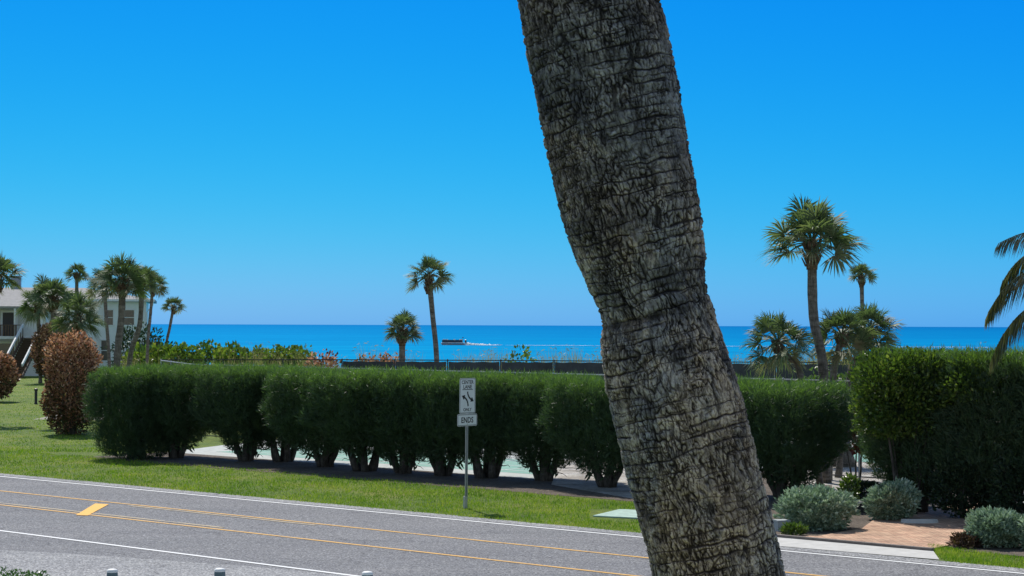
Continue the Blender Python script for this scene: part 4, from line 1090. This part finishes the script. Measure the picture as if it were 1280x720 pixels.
# ------------------------------------------------------------------ building
def building():
    D = 178.0; k = D/F
    x0, x1 = P(-60, 400, D).x, P(183, 400, D).x
    t = thing('apartment_building', 'two storey white building with grey hip roof behind the palms', 'building', (x1, D, 0))
    t.rotation_euler = (0, 0, R(10)); sh = -13
    ze = P(100, 377, D).z; m = MB(); dep = 13
    m.box(((x0+x1)/2, D+dep/2, ze/2), (x1-x0, dep, ze)); m.build('wall', M_WALL, t)
    # hip roof with overhang
    ov = .8; m = MB(); zr = P(40, 360, D+dep/2).z
    a = [(x0-ov, D-ov), (x1+ov, D-ov), (x1+ov, D+dep+ov), (x0-ov, D+dep+ov)]
    v = [(x, y, ze-.02) for x, y in a]+[(x, y, ze+.22) for x, y in a]+[(x0+5, D+dep/2, zr), (x1-6, D+dep/2, zr)]
    m.add(v, [(3, 2, 1, 0), (0, 1, 5, 4), (1, 2, 6, 5), (2, 3, 7, 6), (3, 0, 4, 7), (4, 5, 9, 8), (6, 7, 8, 9), (5, 6, 9), (7, 4, 8)])
    rf = m.build('roof', M_ROOF, t)
    c = P(33, 354, D+4); m = MB(); m.box((c.x, D+5, c.z-.3), (.9, .9, 1.7)).box((c.x, D+5, c.z+.62), (1.1, 1.1, .12)); o = m.build('chimney', plain('blue_grey_metal', (.22, .27, .36), .5, .1), None); o.parent = t
    o.location = (-t.location.x, -t.location.y, 0)
    m = MB(); m.box(((x0+x1)/2, D-ov-.05, ze+.12), (x1-x0+2*ov, .1, .2)); m.build('gutter', M_TRIM, t)
    e = P(192, 381, D); m = MB(); m.tube([(x1+ov-.15, D-ov-.05, ze+.05), (x1+ov-.2, D-ov, ze-.35), (x1+.06, D-.2, ze-1.0), (x1+.06, D-.1, .1)], .06, 6); m.build('downspout', M_TRIM, t)
    def win(px, py, w, h, mull=True, nm='window'):
        c = P(px, py, D); m = MB()
        for (dx, dz, sx, sz) in ((0, h/2, w+.16, .1), (0, -h/2, w+.22, .12), (-w/2, 0, .09, h), (w/2, 0, .09, h)):
            m.box((c.x+dx, D-.03, c.z+dz), (sx, .12, sz))
        if mull: m.box((c.x, D-.02, c.z), (w, .07, .06))
        f = m.build('window_frame', M_TRIM, t)
        m = MB(); m.box((c.x, D+.02, c.z), (w, .06, h)); g = m.build('pane', M_GLASS, f);
        return f
    fr = []
    for a in ((162, 397, 1.0, 1.5), (137, 397, .9, 1.5), (108, 431, 1.5, 1.5), (133, 438, .8, 2.0), (75, 397, 1.0, 1.4)):
        fr.append(win(*a))
    # front porch wing on the left
    Dp = 171.0; px0, px1 = P(-90, 400, Dp).x, P(56+sh, 400, Dp).x
    zep = P(20, 386, Dp).z
    m = MB(); m.box(((px0+px1)/2, (Dp+D)/2+.4, zep/2), (px1-px0, D-Dp-.9, zep)); m.build('porch_wing', M_WALL, t)
    m = MB(); zt = P(20, 366, Dp).z
    v = [(px0-1, Dp-1.4, zep), (px1+.7, Dp-1.4, zep), (px1+.7, D, zep), (px0-1, D, zep), (px0-1, Dp-1.4, zep+.2), (px1+.7, Dp-1.4, zep+.2), (px1+.2, D, zt+.4), (px0-1, D, zt+.4)]
    m.add(v, [(3, 2, 1, 0), (0, 1, 5, 4), (4, 5, 6, 7), (1, 2, 6, 5), (2, 3, 7, 6), (3, 0, 4, 7)]); m.build('porch_roof', M_ROOF, t)
    zf = P(10, 420, Dp).z
    m = MB(); m.box(((px0+px1)/2, Dp-.6, zf-.12), (px1-px0+.2, 1.9, .24)); m.build('balcony_floor', M_TRIM, t)
    m = MB(); xr = P(28+sh, 410, Dp).x
    n = int((xr-px0)/.22)
    for i in range(n): m.box((px0+i*.22, Dp-1.5, zf+.5), (.13, .03, .95))
    m.box(((px0+xr)/2, Dp-1.5, zf+1.0), (xr-px0, .1, .06)); m.build('balcony_railing', M_WOOD, t)
    for px in (-10, 21, 53):
        c = P(px+sh, 400, Dp); MB().box((c.x, Dp-1.3, zf+(zep-zf)/2), (.16, .16, zep-zf)).build('porch_column', M_TRIM, t)
    c = P(13+sh, 398, Dp); dr = MB().box((c.x, Dp-.03, zf+1.05), (1.15, .1, 2.1)).build('door', M_DOOR, t)
    m = MB().box((c.x-.66, Dp-.06, zf+1.08), (.12, .1, 2.2)).box((c.x+.66, Dp-.06, zf+1.08), (.12, .1, 2.2)).box((c.x, Dp-.06, zf+2.22), (1.44, .1, .12)).build('door_frame', M_TRIM, dr)
    c = P(6+sh, 438, Dp); MB().box((c.x, Dp-.03, 2.0), (1.8, .1, 1.9)).build('lower_window', M_GLASS, t)
    MB().box((c.x-1.0, Dp-.08, 2.0), (.14, .12, 2.1)).box((c.x+1.0, Dp-.08, 2.0), (.14, .12, 2.1)).box((c.x, Dp-.08, 3.05), (2.1, .12, .16)).build('lower_window_frame', M_TRIM, t)
    # staircase coming down towards the viewer
    sx0, sx1 = P(31+sh, 410, Dp).x, P(54+sh, 410, Dp).x; ns = 18; run = .29; m = MB(); tx = -1.3
    for i in range(ns):
        z = zf-(i+1)*zf/ns; y = Dp-1.6-i*run; o_ = tx*i/ns
        m.box(((sx0+sx1)/2+o_, y, z+.03), (sx1-sx0-.1, run+.05, .06)).box(((sx0+sx1)/2+o_, y+run/2-.02, z-.08), (sx1-sx0-.1, .03, zf/ns*.9))
    m.build('steps', M_WOOD, t)
    for nm, xx in (('a', sx0), ('b', sx1)):
        m = MB()
        p0 = Vector((xx, Dp-1.6, zf)); p1 = Vector((xx+tx, Dp-1.6-ns*run, 0.15))
        for off, hh, w, mt in ((1.0, .14, .12, 0),):
            a = p0+Vector((0, 0, off)); b = p1+Vector((0, 0, off))
            v = [a+Vector((sx_, 0, sz)) for sx_ in (-w/2, w/2) for sz in (-hh, hh)]+[b+Vector((sx_, 0, sz)) for sx_ in (-w/2, w/2) for sz in (-hh, hh)]
            m.add(v, [(0, 1, 3, 2), (4, 6, 7, 5), (0, 4, 5, 1), (2, 3, 7, 6), (1, 5, 7, 3), (0, 2, 6, 4)])
        m.build('handrail', M_TRIM, t)
        m = MB()
        for i in range(0, ns+1, 2):
            q = p0.lerp(p1, i/ns); m.box((q.x, q.y, q.z+.5), (.07, .07, 1.0))
        v = [p0+Vector((s_, 0, z_)) for s_ in (-.04, .04) for z_ in (-.3, .05)]+[p1+Vector((s_, 0, z_)) for s_ in (-.04, .04) for z_ in (-.15, .1)]
        m.add(v, [(0, 1, 3, 2), (4, 6, 7, 5), (0, 4, 5, 1), (2, 3, 7, 6), (1, 5, 7, 3), (0, 2, 6, 4)])
        m.build('balustrade', M_WOOD, t)
building()

# ------------------------------------------------------------------ boat and wake
def boat():
    d = 7.25*F/(431.3-hz(567)); c = Vector(((567-640)/F*d, d, -2.5))
    t = thing('pontoon_boat', 'dark sided pontoon boat speeding left on the sea past the lone palm', 'boat', c)
    L = 8.0
    for y in (-.95, .95):
        m = MB(); m.tube([c+Vector((x, y, z)) for x, z in ((-4.0, .55), (-3.7, .35), (-3.0, .18), (0, .12), (3.6, .12), (3.8, .12))], [.05, .25, .33, .34, .34, .30], 12); m.build('pontoon', M_ALU, t, smooth=True)
    MB().box(c+Vector((-.05, 0, .58)), (7.4, 2.5, .14)).build('deck', M_BOATW, t)
    for y in (-1.22, 1.22):
        m = MB(); m.box(c+Vector((-.3, y, 1.0)), (6.6, .05, .66)); w = m.build('side_panel', M_BOATD, t)
        m = MB(); m.tube([c+Vector((-3.6, y, 1.38)), c+Vector((3.0, y, 1.38))], .03, 6)
        for x in (-3.6, -2, -.4, 1.2, 3.0): m.tube([c+Vector((x, y, .6)), c+Vector((x, y, 1.38))], .025, 6)
        m.build('side_rail', M_ALU, t)
    m = MB().box(c+Vector((-3.62, 0, 1.0)), (.05, 2.3, .6)); m.build('bow_gate', M_BOATD, t)
    for x, y, w in ((-2.6, .8, 1.6), (-2.6, -.8, 1.6), (2.4, .7, 1.2)):
        m = MB().box(c+Vector((x, y, .9)), (w, .65, .5)).box(c+Vector((x, y+(.27 if y > 0 else -.27), 1.35)), (w, .14, .45))
        m.build('bench_seat', M_BOATW, t)
    m = MB().box(c+Vector((.3, .5, 1.1)), (.55, .8, .95)); m.add([c+Vector(q) for q in ((.05, .1, 1.57), (.05, .9, 1.57), (.25, .9, 1.95), (.25, .1, 1.95), (.09, .1, 1.55), (.09, .9, 1.55), (.29, .9, 1.93), (.29, .1, 1.93))], [(0, 1, 2, 3), (7, 6, 5, 4), (0, 4, 5, 1), (2, 6, 7, 3)]); m.build('console', M_BOATW, t)
    m = MB().tube([c+Vector((2.8, -1.1, 1.3)), c+Vector((3.3, -1.1, 2.05)), c+Vector((3.3, 1.1, 2.05)), c+Vector((2.8, 1.1, 1.3))], .03, 6)
    m.tube([c+Vector((3.0, -1.15, 2.0)), c+Vector((3.1, 0, 2.08)), c+Vector((3.0, 1.15, 2.0))], .13, 8); m.build('folded_canopy', M_BOATD, t)
    m = MB().box(c+Vector((4.0, 0, .95)), (.55, .45, .65)).box(c+Vector((4.05, 0, .3)), (.22, .14, .9)).tube([c+Vector((3.8, 0, 1.2)), c+Vector((4.2, 0, 1.32))], [.22, .16], 8); m.build('outboard_motor', M_BOATD, t)
    t.scale = (1.12, 1.12, 1.35)
    # wake: streaks of foam trailing to the right, spray at the bow
    r = np.random.default_rng(55); m = MB()
    def blob(x, y, rx, ry, z):
        n = 9; a = np.linspace(0, 2*pi, n, endpoint=False); q = r.uniform(.6, 1.2, n)
        m.add(np.stack([x+np.cos(a)*rx*q, y+np.sin(a)*ry*q, np.full(n, z)], 1), [tuple(range(n))])
    x = c.x+4.2; i = 0
    while x < c.x+190:
        u = (x-c.x)/180.0
        dens = 1 if u < .09 else (.15 if u < .13 else (.75 if u < .27 else (.35 if u < .34 else .5)))
        if r.random() < dens:
            w = (1.5 if u < .09 else .8)*r.uniform(.6, 1.2)
            blob(x, c.y-14*u+r.normal(0, 1.2+2.4*u), r.uniform(.6, 1.6), w, -2.46+.0004*(i % 60)); 
        x += .22; i += 1
    for j in range(36): blob(c.x-4.4+r.uniform(0, 3.5), c.y-1.4-r.uniform(0, 1.6), r.uniform(.25, .6), .4, -2.42+.0004*j)
    # churned water thrown up behind the motor
    for j in range(260):
        xx = abs(r.normal(0, 5)); hgt = .75*math.exp(-xx/9)*r.uniform(.3, 1)
        p = np.array([c.x+4.6+xx, c.y+r.normal(0, .7), -2.5+hgt]); s = .28
        v = p+r.normal(0, s, (4, 3))*[1.3, 1, .45]; m.add(v, [(0, 1, 2), (0, 2, 3), (0, 3, 1), (1, 3, 2)])
    tag(m.build('wake', M_FOAM), 'white foam wake trailing to the right behind the boat', 'wake', None, 'stuff')
boat()

# the children of parts were placed as parts of the thing: correct nothing else, drop stray helpers
for m_ in list(bpy.data.meshes):
    if m_.users == 0: bpy.data.meshes.remove(m_)
